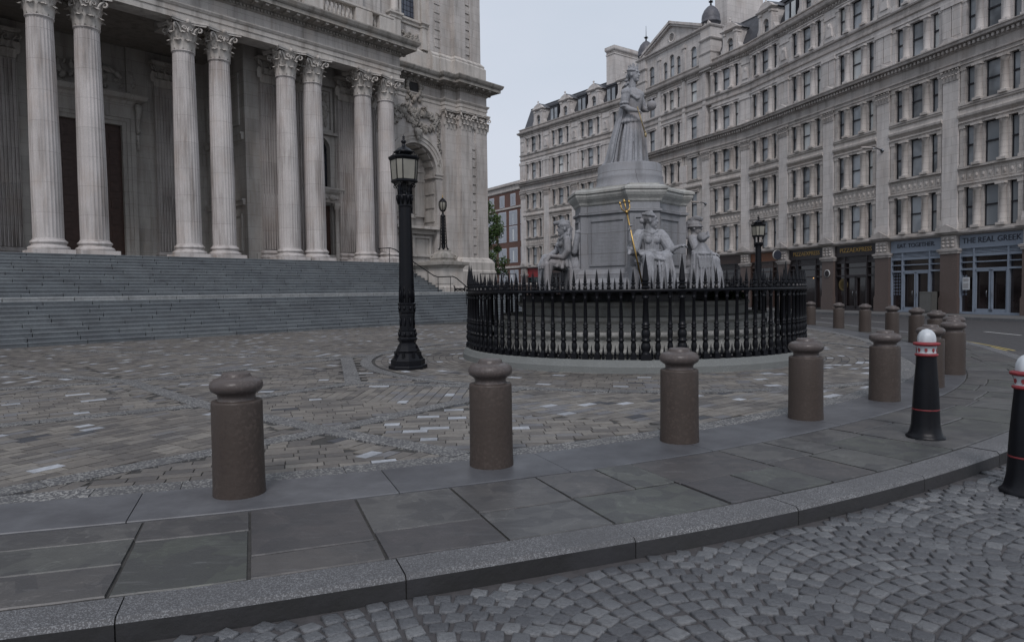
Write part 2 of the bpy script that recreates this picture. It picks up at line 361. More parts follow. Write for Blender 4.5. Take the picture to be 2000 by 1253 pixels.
while s<LEN-2:
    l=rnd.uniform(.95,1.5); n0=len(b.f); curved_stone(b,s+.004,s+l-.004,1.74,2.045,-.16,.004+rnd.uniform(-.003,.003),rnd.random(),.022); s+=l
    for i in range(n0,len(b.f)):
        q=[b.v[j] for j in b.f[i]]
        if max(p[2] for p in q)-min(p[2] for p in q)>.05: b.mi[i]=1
M['kerb_face']=toned('kerb_face_grime_shade',[(0,(.022,.022,.022)),(1,(.05,.05,.051))],.8,.8,9,.3,0,.2)  # upright kerb faces: street dirt plus occlusion shade painted into the dark colour
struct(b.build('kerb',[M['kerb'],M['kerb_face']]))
# ---- setts of the square, laid in fields between granite bands
SC=np.array([3.01,17.41])       # centre of the monument
HUB=np.array([-2.22,8.12])
def seg_d(P,a,b2):
    a=np.array(a);b2=np.array(b2); e=b2-a; t=np.clip(((P-a)@e)/(e@e),0,1); return np.hypot(*(P-(a+t[:,None]*e)).T)
NB=np.array([-7.38,13.1]); NA=np.array([-4.61,10.16])
bands=[(HUB,NA),(NA,NB),(HUB,(-4.5,5.5)),(HUB,(-.51,6.8)),(HUB,(.15,11.48)),(NA,(-9.5,6.6)),(NB,(-15,17.2)),(NB,(-4.2,17.3)),(NB,(-13,10.5)),((-4.2,17.3),(.4,23)),((-4.2,17.3),(-14,21)),((-4.2,17.3),(-2.9,12.4)),((-2.9,12.4),(.15,11.48)),((-2.9,12.4),NA)]
def hash_zone(P):
    """which field of setts: by the signs of the sides of the band lines"""
    h=np.zeros(len(P),int)
    for i,(a,b2) in enumerate(bands[:9]):
        a=np.array(a);b2=np.array(b2); e=b2-a; h=h*2+(((P-a)[:,0]*e[1]-(P-a)[:,1]*e[0])>0)
    return h
Aax=np.array([.6683,.7439]); Dax=np.array([-.7439,.6683])
def in_sq(P):
    return (offs(P)<-.685)&((P@Dax)<27.3)&(np.hypot(*(P-SC).T)>4.2)
b=MB(); RB=6.6; BWd=.155
angs=[R(a) for a in (18,62,-14,40,88,-32,5,74)]
zone_cache={}
zr=random.Random(3)
def sett(cx,cy,l,w,a,t,z):
    u=(cos(a)*l/2,sin(a)*l/2); v=(-sin(a)*w/2,cos(a)*w/2)
    q=[(cx-u[0]-v[0],cy-u[1]-v[1]),(cx+u[0]-v[0],cy+u[1]-v[1]),(cx+u[0]+v[0],cy+u[1]+v[1]),(cx-u[0]+v[0],cy-u[1]+v[1])]
    if cy<13: b.slab(q,-.03,z,0,None,t)
    else: b.add([(x,y,z) for x,y in q],[(0,1,2,3)],False,0,None,t)
def tone_at(x,y):
    cl=.5+.5*sin(x*1.7+sin(y*1.3)*2)*sin(y*1.9+x*.6)
    r=rnd.random()
    if r<.02+.055*cl**2: return rnd.uniform(.95,1)
    if r<.03+.06*cl**2: return rnd.uniform(0,.08)
    return min(.93,max(.1,.5+.22*sin(x*.9+2*sin(y*.7))*sin(y*.8+x*.3)+rnd.gauss(0,.24)))
for zi,a in enumerate(angs):
    pts=[];lens=[]
    ca,sa=cos(a),sin(a)
    for r in range(-200,260):
        y=r*BWd; x=-34+rnd.random()*.3
        while x<34:
            l=rnd.choice((.2,.25,.28,.3,.36)); X=ca*(x+l/2)-sa*y-4; Y=sa*(x+l/2)+ca*y+14
            if -26<X<13 and 3.5<Y<34: pts.append((X,Y)); lens.append(l)
            x+=l
    P=np.array(pts); h=hash_zone(P); ring=np.hypot(*(P-SC).T)
    ok=((h*7+h//5)%len(angs)==zi)&(ring>RB+.12)
    for a0,b0 in bands: ok&=seg_d(P,a0,b0)>.15
    idx=np.nonzero(ok)[0]; idx=idx[in_sq(P[idx])]
    for i in idx: sett(P[i,0],P[i,1],lens[i]-.012,BWd-.012,a,tone_at(*P[i]),rnd.uniform(-.006,-.001))
r=4.3                       # concentric courses round the railing
while r<RB-.15:
    c=2*pi*r; k=int(c/.27)
    P=np.array([(SC[0]+r*cos(2*pi*i/k+r),SC[1]+r*sin(2*pi*i/k+r)) for i in range(k)])
    for i in np.nonzero(in_sq(P))[0]: sett(P[i,0],P[i,1],c/k-.014,BWd-.012,2*pi*i/k+r+pi/2,tone_at(*P[i]),rnd.uniform(-.006,-.001))
    r+=BWd
struct(b.build('sett_paving',M['sett']))
b=MB()
for a0,b0 in bands:
    a0=Vector(a0);b0=Vector(b0); e=(b0-a0); L=e.length; e/=L; nn=Vector((-e.y,e.x)); k=max(1,int(L/.5))
    for i in range(k):
        p=a0+e*(L*i/k+.004); q=a0+e*(L*(i+1)/k-.004)
        m=np.array([[(p.x+q.x)/2,(p.y+q.y)/2]])
        if offs(m)[0]>-.6: continue
        b.slab([tuple(p-nn*.145),tuple(q-nn*.145),tuple(q+nn*.145),tuple(p+nn*.145)],-.03,.003+rnd.uniform(0,.002),0,None,rnd.random())
k=70
P=np.array([(SC[0]+RB*cos(2*pi*(i+.5)/k),SC[1]+RB*sin(2*pi*(i+.5)/k)) for i in range(k)]); okr=in_sq(P)
for i in range(k):
    if okr[i]:
        a0,a1=2*pi*i/k+.001,2*pi*(i+1)/k-.001
        b.slab([(SC[0]+rr*cos(t),SC[1]+rr*sin(t)) for rr,t in ((RB-.13,a0),(RB+.13,a0),(RB+.13,a1),(RB-.13,a1))],-.03,.0065,0,None,rnd.random())
struct(b.build('paving_bands',M['band']))
# granite flags before the steps
# ---- cobbled road in segmental arcs
b=MB(); pts=[]; LW=1.45; RR=1.0; ra=R(24); ca,sa=cos(ra),sin(ra)
for lane in range(-8,10):
    for row in range(-65,80):
        half=math.asin(LW/2/RR); k=int(2*half*RR/.116)
        for i in range(k):
            t=-half+(i+.5)*2*half/k; lx=lane*LW+RR*sin(t); ly=row*.115+RR*cos(t)+(rnd.random()-.5)*.02+(lane%2)*.08
            pts.append((ca*lx-sa*ly,sa*lx+ca*ly+2,ra-t))
P=np.array(pts); P=P[(P[:,0]>-4.5)&(P[:,0]<12)&(P[:,1]>1.2)&(P[:,1]<13)]; o=offs(P[:,:2]); P=P[(o>2.10)&(o<7.5)]
for x,y,a in P:
    w=rnd.uniform(.046,.053);l=rnd.uniform(.045,.053); aa=a+rnd.uniform(-.12,.12); z=-.118+rnd.uniform(-.004,.003)
    co=[(-w,-l),(w,-l),(w,l),(-w,l)]; v=[];ta=rnd.uniform(-.045,.045);tb=rnd.uniform(-.045,.045)
    jit=[(rnd.uniform(-.008,.008),rnd.uniform(-.008,.008)) for _ in co]
    for sc,zz in ((1,-.03),(1,-.008),(.92,-.001),(.72,.001)):
        for (p,q),(jx,jy) in zip(co,jit):
            p=(p+jx)*sc;q=(q+jy)*sc; v.append((x+cos(aa)*p-sin(aa)*q,y+sin(aa)*p+cos(aa)*q,z+zz+p*ta+q*tb))
    f=[(4*j+i,4*j+(i+1)%4,4*j+4+(i+1)%4,4*j+4+i) for j in range(3) for i in range(4)]+[(12,13,14,15)]
    b.add(v,f,True,0,None,rnd.random())
struct(b.build('cobbled_road',M['cobble']))
b=MB(); b.slab([tuple(cp(s,2.04)) for s in np.linspace(.5,LEN*.5,60)][::-1]+[tuple(cp(s,7.6)) for s in np.linspace(.5,LEN*.5,60)],-.149,-.134); struct(b.build('road_bed',M['mortar']))
# ---------------------------------------------------------------- bollards
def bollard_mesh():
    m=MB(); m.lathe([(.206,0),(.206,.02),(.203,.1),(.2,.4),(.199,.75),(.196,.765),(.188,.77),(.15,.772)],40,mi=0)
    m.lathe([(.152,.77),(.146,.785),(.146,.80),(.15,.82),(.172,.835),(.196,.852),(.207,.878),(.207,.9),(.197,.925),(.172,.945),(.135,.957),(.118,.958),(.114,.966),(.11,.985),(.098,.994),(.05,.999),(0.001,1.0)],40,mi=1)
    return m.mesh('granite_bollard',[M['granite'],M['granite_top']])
BM=bollard_mesh()
BL=['large mushroom-topped granite bollard nearest the viewer at far left, on the dark stone strip','granite bollard in front of the left end of the black railing, second along the strip','granite bollard before the trident-holding figure, third along the strip from the left','granite bollard overlapping the right end of the railing plinth, fourth along the strip','granite bollard just left of the black and red bollard, fifth along the strip','granite bollard mostly hidden behind the black and red white-domed bollard','tall-looking granite bollard just right of the black and red bollard, in front of the clump','middle granite bollard of the overlapping clump right of the curve, showing only its cap','farthest granite bollard of the overlapping clump beside the curve, only its left side showing','granite bollard just left of the overlapping clump of bollards','small granite bollard before the pale blue shop doorway, second left of the clump','small granite bollard in front of the dark red shopfront, third left of the clump','small granite bollard second from the right end of the railing','smallest granite bollard, touching the right end of the black railing']
for i,p in enumerate(BN[4:18]):
    o=link('granite_bollard',BM,None,(p[0],p[1],.003),i*.7); tag(o,BL[i],'bollard','granite bollards round the square')
def city_bollard(loc,label,rz=0):
    t=thing('cast_iron_bollard',label,'bollard',loc,rz,'black and red bollards by the road')
    fl=lambda a,z: 1+.035*abs(math.cos(4*a))
    m=MB(); m.lathe([(.185,0),(.185,.018),(.165,.03),(.15,.07),(.135,.14),(.127,.3)],32,fl=fl); m.lathe([(.127,.322),(.118,.5),(.104,.7),(.093,.84),(.093,.89)],32,fl=fl); m.lathe([(.124,.295),(.124,.325)],32,fl=fl); m.build('post',M['iron'],t)
    m=MB(); m.lathe([(.129,.298),(.132,.306),(.129,.314)],32); m.build('red_ring',plain('worn_red_paint',(.20,.025,.03),.5,0,.5,30),t)
    m=MB(); m.lathe([(.092,.872),(.108,.879),(.112,.89),(.106,.9),(.09,.906)],32); m.build('lower_red_collar',M['red'],t)
    m=MB(); m.lathe([(.10,.985),(.124,.992),(.13,1.006),(.125,1.018),(.086,1.026)],32); m.build('upper_red_collar',M['red'],t)
    m=MB(); m.lathe([(.091,.902),(.088,.94),(.10,.99)],32); w=m.build('white_band',M['white'],t)
    ER=plain('emblem_red',(.25,.03,.035),.5)
    for k in range(8):
        a=k*pi/4+.2; m=MB(); m.cbox(.092*cos(a),.092*sin(a),.945,.008,.026,.026,0,a); m.cbox(.0925*cos(a),.0925*sin(a),.941,.008,.010,.044,0,a); m.build('shield_emblem',ER,w)
    m=MB(); m.lathe([(.088,1.022),(.09,1.05),(.085,1.09),(.07,1.125),(.043,1.152),(.012,1.163),(.001,1.165)],32,fl=lambda a,z:1-.06*abs(math.sin(4*a))**6); m.build('dome',M['white'],t)
    return t
city_bollard((4.42,7.3,.002),'white-domed black iron bollard with red rings, standing on the pavement by the kerb')
city_bollard((4.30,5.70,-.12),'white-domed black iron bollard with red rings at the right edge, on the cobbled road',.4)
# ---------------------------------------------------------------- cathedral (local axes: x along the west front, y into the building)
CX,CY=13.3,36.4
CO=(Aax[0]*CX+Dax[0]*CY,Aax[1]*CX+Dax[1]*CY,0); CR=math.atan2(Aax[1],Aax[0])
K=thing('cathedral','pale stone baroque cathedral front with paired fluted columns and a square tower at its right','cathedral',CO,CR)
Z0=3.55; ZC=15.55
COLX=[2.2,4.07,7.96,9.7,13.31,15.12]
# ---- columns
def flute(n=24):
    def f(a,z):
        t=(a*n/(2*pi))%1.0; d=abs(t-.5)*2
        return 1-.042*max(0,1-(d/.78)**2)**.5 if .0<z<1e9 else 1
    return f
def shaft_mesh():
    m=MB(); H0,H1=4.28,13.98; prof=[]
    for i in range(13):
        t=i/12; r=.605-.085*max(0,(t-.2)/.8)**1.5; prof.append((r,H0+(H1-H0)*t))
    n=24*6; v=[];fl=flute()
    m.lathe([(.64,4.2),(.64,4.235),(.605,4.275)],48)
    m.lathe(prof,n,fl=fl)
    m.lathe([(.52,13.96),(.528,14.0),(.57,14.02),(.575,14.06),(.53,14.09)],48)
    me=m.mesh('column',M['column']); return me
def base_mesh(sq=True):
    m=MB(); m.bbox(-.83,.83,-.83,.83,Z0,Z0+.2,.012)
    m.lathe([(.80,3.75),(.83,3.80),(.82,3.87),(.76,3.92),(.70,3.94),(.675,3.99),(.70,4.04),(.735,4.07),(.735,4.13),(.69,4.17),(.65,4.2)],48); return m.mesh('column_base',M['column'])
def leaf(mb,px,py,a,z0,h,w,out,n=6):
    """acanthus leaf rising from (px,py) in direction a, curling outward at its tip"""
    ca,sa=cos(a),sin(a); v=[];f=[]
    for i in range(n+1):
        t=i/n; zz=z0+h*min(t,.86)-(h*.16)*max(0,(t-.8)/.2)**2; o=.03+out*(.25*t+.75*max(0,(t-.45)/.55)**2)
        ww=w*(.85+.3*sin(pi*min(t*1.1,1)))*(1-.55*max(0,(t-.6)/.4)**2)
        for u in (-1,-.5,0,.5,1):
            sc=ww*.5*u*(1+.12*(i%2)); bul=.045*(1-abs(u))-(.03 if abs(u)==.5 else 0)+(.05*t*abs(u)**2*-1)
            d=o+bul; v.append((px+ca*d-sa*sc,py+sa*d+ca*sc,zz))
    for i in range(n):
        for k in range(4): f.append((i*5+k,i*5+k+1,(i+1)*5+k+1,(i+1)*5+k))
    mb.add(v,f,True)
def volute(mb,px,py,a,z,r,th=.055):
    ca,sa=cos(a),sin(a); pts=[]
    for i in range(22):
        t=i/21; ang=-.6*pi+t*2.7*pi; rr=r*(1-.75*t); q=-cos(ang)*rr if False else rr*sin(ang)
        pts.append((px+ca*q,py+sa*q,z+rr*cos(ang)))
    mb.tube(pts,[th*(1-.4*i/21) for i in range(22)],6)
def capital_mesh():
    m=MB(); b=14.08
    m.lathe([(.525,b),(.53,b+.5),(.56,b+.9),(.66,b+1.2),(.74,b+1.28)],32)
    for k in range(8): leaf(m,.5*cos(k*pi/4),.5*sin(k*pi/4),k*pi/4,b+.0,.58,.40,.26)
    for k in range(8): a=(k+.5)*pi/4; leaf(m,.5*cos(a),.5*sin(a),a,b+.25,.75,.38,.32)
    for k in range(4):
        a=k*pi/2+pi/4; ca,sa=cos(a),sin(a)
        for sgn in (-1,1):
            aa=a+sgn*.28; m.tube([(.56*cos(aa),.56*sin(aa),b+.6),(.6*cos(aa),.6*sin(aa),b+.85),(.72*cos(a+sgn*.15),.72*sin(a+sgn*.15),b+1.1),(.86*cos(a+sgn*.05),.86*sin(a+sgn*.05),b+1.24)],[.05,.06,.055,.05],6)
        volute(m,.86*ca,.86*sa,a,b+1.08,.17); leaf(m,.56*ca,.56*sa,a,b+.72,.42,.2,.3)
        a=k*pi/2; ca,sa=cos(a),sin(a)
        for sgn in (-1,1): volute(m,.62*ca-sgn*.15*sa,.62*sa+sgn*.15*ca,a+pi/2,b+1.05,.12,.04)
        m.blob((.70*ca,.70*sa,b+1.38),(.11,.11,.13)); m.blob((.66*ca,.66*sa,b+.95),(.06,.06,.12))
    out=[]
    for k in range(4):
        a=k*pi/2
        for u in (-.86,-.6,-.3,0,.3,.6,.86):
            d=.86-.2*(1-(u/.86)**2); out.append((cos(a)*d-sin(a)*u,sin(a)*d+cos(a)*u))
    m.slab([(x,y) for x,y in out],b+1.27,b+1.36); m.slab([(x*1.05,y*1.05) for x,y in out],b+1.36,b+1.47)
    return m.mesh('capital',M['portland_plain'])
SHM,BAM,CAM_=shaft_mesh(),base_mesh(),capital_mesh()
for x in [s*c for c in COLX for s in (-1,1)]:
    if x<-5: continue
    o=link('column',SHM,K,(x,0,0)); link('column_base',BAM,o); link('capital',CAM_,o)
# ---- pilasters (fluted) with flat capitals
def pil_cap(m,hw,d,zb=14.08,plainp=False,hh=1.47):
    """flat Corinthian capital, front at y=-d.. centred x=0"""
    s=hh/1.47
    m.box(-hw*.97,hw*.97,-d,0.3,zb,zb+1.3*s); nl=max(2,round(hw*2/.45))
    for k in range(nl): leaf(m,-hw+(k+.5)*2*hw/nl,-d+.02,-pi/2,zb,.58*s,2*hw/nl*1.05,.24)
    for k in range(nl+1): leaf(m,-hw+k*2*hw/nl,-d+.02,-pi/2,zb+.25*s,.75*s,2*hw/nl*.95,.28)
    for sg in (-1,1):
        volute(m,sg*(hw+.12),-d-.16,-pi/2+sg*pi/4,zb+1.08*s,.16)
        m.tube([(sg*hw*.7,-d-.03,zb+.6*s),(sg*hw*.85,-d-.08,zb+.95*s),(sg*(hw+.08),-d-.16,zb+1.22*s)],.05,6)
        volute(m,sg*.16,-d-.1,0,zb+1.05*s,.12,.04)
    m.blob((0,-d-.16,zb+1.36*s),(.11,.1,.12)); m.blob((0,-d-.1,zb+.95*s),(.06,.06,.12))
    m.box(-hw-.16,hw+.16,-d-.2,.3,zb+1.27*s,zb+1.37*s); m.box(-hw-.2,hw+.2,-d-.24,.3,zb+1.37*s,zb+1.47*s)
def pil_mesh(hw=.58,d=.3):
    m=MB(); m.box(-hw,hw,-d+.07,.3,4.25,14.08)
    nf=7; fw=2*hw/nf
    for k in range(nf+1): x=-hw+k*fw; m.box(max(-hw,x-.03),min(hw,x+.03),-d,-d+.071,4.3,14.0)
    for k in range(nf): x=-hw+(k+.5)*fw; m.tube([(x,-d+.06,4.3),(x,-d+.06,7.6)],.04,6)
    me=m.mesh('pilaster',M['column'])
    m=MB(); m.bbox(-hw-.2,hw+.2,-d-.2,.3,Z0,Z0+.2,.01); pr=[(.0,3.75),(.17,3.76),(.2,3.82),(.17,3.9),(.09,3.95),(.08,4.02),(.13,4.06),(.13,4.13),(.05,4.2),(0,4.25)]
    m.mould([(-hw,.3),(-hw,-d),(hw,-d),(hw,.3)],pr); bme=m.mesh('pilaster_base',M['column'])
    m=MB(); pil_cap(m,hw,d); return me,bme,m.mesh('pilaster_capital',M['portland_plain'])
PM,PB,PC=pil_mesh()
def pilaster(x,y):
    o=link('pilaster',PM,K,(x,y,0)); link('pilaster_base',PB,o); link('pilaster_capital',PC,o)
for x in (7.96,9.7,13.31,15.12): pilaster(x,2.1)
for x in (4.0,-4.0,-7.96): pilaster(x,7.3 if abs(x)<5 else 2.1)
# ---- porch walls
w=MB()
def side_bay(sg):
    T=Matrix.Scale(sg,4,(1,0,0))
    w.arch(10.25,12.75,Z0,ZC,11.5,1.0,7.4,2.1,2.9,T=T,zb=Z0) if False else None
    w.box(6.5,10.35,2.1,3.2,3.0,ZC+.6,T=T); w.box(12.65,15.95,2.1,3.2,3.0,ZC+.6,T=T); w.box(10.35,12.65,2.1,3.2,14.9,ZC+.6,T=T)
    w.box(10.35,12.65,2.35,3.3,11.75,14.9,T=T)                       # relief panel back
    w.arch(10.35,12.65,8.35,11.75,11.5,.78,10.9,2.2,2.9,T=T,zb=8.5)   # arched window
    w.box(10.35,12.65,2.3,3.2,7.35,8.35,T=T)
    w.box(10.35,10.6,2.3,3.2,3.0,7.35,T=T); w.box(12.4,12.65,2.3,3.2,3.0,7.35,T=T)
    w.box(6.5,7.0,3.2,7.6,3.0,ZC+.6,T=T)                             # side wall of the deep porch
for sg in (1,-1): side_bay(sg)
w.box(-6.5,-2.0,7.3,8.3,3.0,ZC+.6); w.box(2.0,6.5,7.3,8.3,3.0,ZC+.6); w.box(-2.0,2.0,7.5,8.3,11.9,ZC+.6)
w.box(-15.95,15.95,2.0,9,ZC+.6,ZC+.8); w.box(-7.2,7.2,.6,7.4,ZC+.55,ZC+.6)
w.box(-16.2,16.2,-1.05,8.4,3.0,Z0-.006)                              # porch floor
w.build('porch_wall',M['inner'],K)
# panels, ledges and niche on the porch side wall and the back walls
w=MB()
for sg in (1,-1):
    T=Matrix.Scale(sg,4,(1,0,0))
    for z,h in ((6.9,.25),(10.7,.3)):
        w.box(6.35,6.5,2.3,7.1,z,z+h,T=T); w.box(6.28,6.5,2.3,7.1,z+h,z+h+.12,T=T)
    for y0,y1,z0,z1 in ((2.7,6.8,4.2,6.4),(2.7,6.8,11.6,14.6)):
        for a in ((y0,y1,z0,z0+.14),(y0,y1,z1-.14,z1),(y0,y0+.14,z0+.14,z1-.14),(y1-.14,y1,z0+.14,z1-.14)): w.box(6.42,6.5,a[0],a[1],a[2],a[3],T=T)
    for i in range(9):                                                # niche head and jambs
        a0,a1=pi*i/9,pi*(i+1)/9; w.add([T@Vector((6.4,4.75+r*cos(a),9.1+r*sin(a))) for a,r in ((a0,1.0),(a1,1.0),(a1,1.3),(a0,1.3))]+[T@Vector((6.5,4.75+r*cos(a),9.1+r*sin(a))) for a,r in ((a0,1.0),(a1,1.0),(a1,1.3),(a0,1.3))],[(0,1,2,3),(0,4,5,1),(3,2,6,7)])
    w.box(6.4,6.5,3.45,3.75,7.3,9.1,T=T); w.box(6.4,6.5,5.75,6.05,7.3,9.1,T=T)
    # frame round relief panel and string over arched window
    for a in ((10.45,12.55,12.0,12.16),(10.45,12.55,14.6,14.76),(10.45,10.61,12.16,14.6),(12.39,12.55,12.16,14.6)): w.box(a[0],a[1],2.2,2.36,a[2],a[3],T=T)
    w.box(10.1,12.9,1.95,2.2,11.78,11.95,T=T)
    w.mould([(10.3,2.3),(10.3,2.05),(12.7,2.05),(12.7,2.3)],[(0,7.45),(.03,7.5),(.03,8.0),(.2,8.12),(.3,8.3),(.3,8.4),(0,8.45)],T=T)
    for xx in (10.45,12.55): 
        w.lathe([(.2,3.55),(.2,3.8),(.15,3.85),(.14,7.0),(.2,7.1),(.2,7.3)],12,xx,2.0,0,T=T); w.box(xx-.22,xx+.22,1.85,2.3,7.28,7.46,T=T)
    for xx in (10.75,11.5,12.25): w.blob((sg*xx,1.98,7.78),(.28,.12,.2)); w.blob((sg*(xx+.3),1.98,7.75),(.12,.1,.1))
    w.mould([(7.0,2.1),(15.9,2.1)],[(0,Z0),(.1,Z0),(.1,Z0+.5),(.03,Z0+.55),(0,Z0+.56)],T=T) if sg>0 else None
w.build('porch_trim',M['inner'],K)
def relief(name,x0,x1,z0,z1,y,n,mat,seed,rr=(.1,.24),parent=None,T=None):
    r=random.Random(seed); m=MB()
    for _ in range(n):
        a=r.uniform(*rr); m.blob((r.uniform(x0+a*.6,x1-a*.6),y+r.uniform(-.02,.04),r.uniform(z0+a,z1-a)),(a*r.uniform(.5,1),a*.5,a*r.uniform(.8,1.6)),5,7,T=T,rot=Matrix.Rotation(r.uniform(-1,1),3,'Y'))
    return m.build(name,mat,parent or K)
relief('relief_carving',10.65,12.35,12.25,14.5,2.33,46,M['portland_sooty'],4)
relief('relief_carving',-2.6,2.6,12.9,14.9,7.28,60,M['inner'],5)
# ---- doors
def door(cx,y,hw,z1,name,mould_out,rows):
    d=MB(); d.box(cx-hw,cx+hw,y+.12,y+.25,Z0,z1)
    for lx in (-1,1):
        for r_ in range(rows):
            zz0=Z0+.2+(z1-Z0-.3)*r_/rows; zz1=Z0+.2+(z1-Z0-.3)*(r_+1)/rows-.16; xa,xb=sorted((cx+lx*.1,cx+lx*(hw-.1)))
            xm=(xa+xb)/2
            for p,q in (((xa,xm-.05),(xm+.05,xb)) if hw>1.2 else ((xa,xb),)):
                d.add([(p,y+.119,zz0),(q,y+.119,zz0),(q,y+.119,zz1),(p,y+.119,zz1),(p+.07,y+.16,zz0+.07),(q-.07,y+.16,zz0+.07),(q-.07,y+.16,zz1-.07),(p+.07,y+.16,zz1-.07),],[(0,1,5,4),(1,2,6,5),(2,3,7,6),(3,0,4,7),(4,5,6,7)])
                d.bbox(p+.12,q-.12,y+.09,y+.17,zz0+.12,zz1-.12,.02)
    d.box(cx-.035,cx+.035,y+.07,y+.13,Z0,z1)
    return d.build(name,M['wood'],K)
door(0,7.3,1.62,11.5,'great_door',.5,8)
door(11.5,2.45,.9,7.3,'side_door',.3,5); 
f=MB()
for i,(o,t) in enumerate(((0,.0),(.22,.07),(.42,.13))):            # great door architrave, three steps
    x=1.62+o; f.box(-x-.24,-x,7.28-t-.12,7.6,Z0,11.5+o+.24); f.box(x,x+.24,7.28-t-.12,7.6,Z0,11.5+o+.24); f.box(-x,x,7.28-t-.12,7.6,11.5+o,11.5+o+.24)
f.box(-2.3,2.3,7.05,7.5,12.15,12.75)
f.mould([(-2.5,7.4),(-2.5,7.05),(2.5,7.05),(2.5,7.4)],[(0,12.7),(.05,12.75),(.12,12.9),(.35,13.0),(.42,13.2),(.42,13.28),(0,13.35)])
for sx in (-1,1):
    x=sx*2.42
    f.tube([(x,7.0,12.75),(x,6.78,12.6),(x,6.8,12.3),(x,6.98,11.9),(x,7.02,11.5),(x,6.95,11.25),(x,7.08,11.1)],[.16,.2,.17,.13,.11,.14,.06],8)
    for i in range(5): f.blob((x,7.0,10.95-.17*i),(.12-.012*i,.1,.11))
f.build('door_frame',M['inner'],K)
g=MB(); g.box(10.7,12.3,2.6,2.75,8.4,11.9)
gg=g.build('porch_window',M['glass_dark'],K)
l=MB()
for i in range(1,5): l.box(10.72+i*.312-.012,10.72+i*.312+.012,2.57,2.6,8.4,11.7)
for i in range(1,9): l.box(10.72,12.28,2.575,2.6,8.4+i*.37-.012,8.4+i*.37+.012)
l.build('window_bars',M['iron'],gg)
# ---- entablature: follows porch front, tower wall and its two pilaster planes
TW,TP1,TP2=3.0,2.55,2.1
pathR=[(15.9,-.58),(15.9,TW),(22.75,TW),(22.75,TP1),(23.95,TP1),(23.95,TP2),(26.85,TP2),(26.85,16)]
path=[(-x,y) for x,y in pathR[::-1]]+pathR
ent=MB()
ent.mould(path,[(-.5,15.55),(0,15.55),(0,15.84),(.05,15.86),(.05,16.1),(.1,16.13),(.17,16.24),(.17,16.3),(.02,16.34),(-.5,16.34)])
ent.build('architrave',M['portland_plain'],K)
ent=MB(); ent.mould(path,[(-.5,16.33),(0,16.33),(0,17.0),(-.5,17.0)]); ent.build('frieze',M['portland'],K)
ent=MB(); ent.mould(path,[(-.5,16.99),(.02,16.99),(.1,17.05),(.1,17.24),(.2,17.27),(.26,17.36),(.82,17.40),(.82,17.62),(.88,17.64),(.95,17.72),(1.02,17.88),(1.02,17.95),(.35,18.06),(-.5,18.08)])
for (ax,ay),(bx,by) in zip(path[:-1],path[1:]):
    L=math.hypot(bx-ax,by-ay); dx,dy=(bx-ax)/L,(by-ay)/L; nx,ny=dy,-dx; a=math.atan2(dy,dx)
    if ax<-8 and bx<-8: continue
    k=int(L/.2)
    for i in range(k): t=(i+.5)*L/k; ent.cbox(ax+dx*t+nx*.14,ay+dy*t+ny*.14,17.15,.11,.1,.13,0,a)
    k=int(L/.62)
    for i in range(k): t=(i+.5)*L/k; ent.cbox(ax+dx*t+nx*.5,ay+dy*t+ny*.5,17.335,.2,.5,.12,0,a)
ent.build('cornice',M['portland_sooty'],K)
ent=MB(); ent.box(-15.7,15.7,-.45,.55,15.56,17.0); ent.box(-15.7,15.7,.5,2.2,16.35,17.5); ent.box(-15.8,15.8,-.3,2.6,17.3,18.04)
ent.box(-26.5,-15.8,3.2,14,3,18.04)
for x in (2.2,4.07,7.96,9.7,13.31,15.12): ent.box(x-.5,x+.5,.56,2.3,15.57,16.36); 
ent.build('entablature_core',M['inner'],K)
# ---- balustrade and upper storey above the porch
u=MB(); u.box(-15.6,15.6,-.35,.15,18.05,18.42)
u.mould([(-15.55,-.38),(15.6,-.38),(15.6,.2)],[(-.45,19.35),(0,19.35),(.05,19.4),(.05,19.52),(-.45,19.52)])
for x in [s*c for c in COLX for s in (-1,1)]:
    if x>-6: u.bbox(x-.62,x+.62,-.4,.25,18.06,19.36,.02)
prof=[(.09,18.42),(.09,18.5),(.06,18.54),(.11,18.7),(.12,18.8),(.06,19.1),(.055,19.2),(.09,19.25),(.09,19.35)]
x=-5.5
while x<15.4:
    if min(abs(abs(x)-c) for c in COLX)>.72: u.lathe(prof,8,x,-.1)
    x+=.3
u.build('balustrade',M['portland_plain'],K)
u=MB(); u.box(-16,17.5,3.4,9,18.0,31)
for x in (2.2,4.07,7.96,9.7,13.31,15.12): u.box(x-.6,x+.6,3.0,3.4,18.05,31); u.box(x-.75,x+.75,2.85,3.4,18.05,20.0)
for x in (5.9,11.5): u.box(x-.9,x+.9,3.3,3.4,20.5,27)
u.build('upper_wall',M['portland'],K)
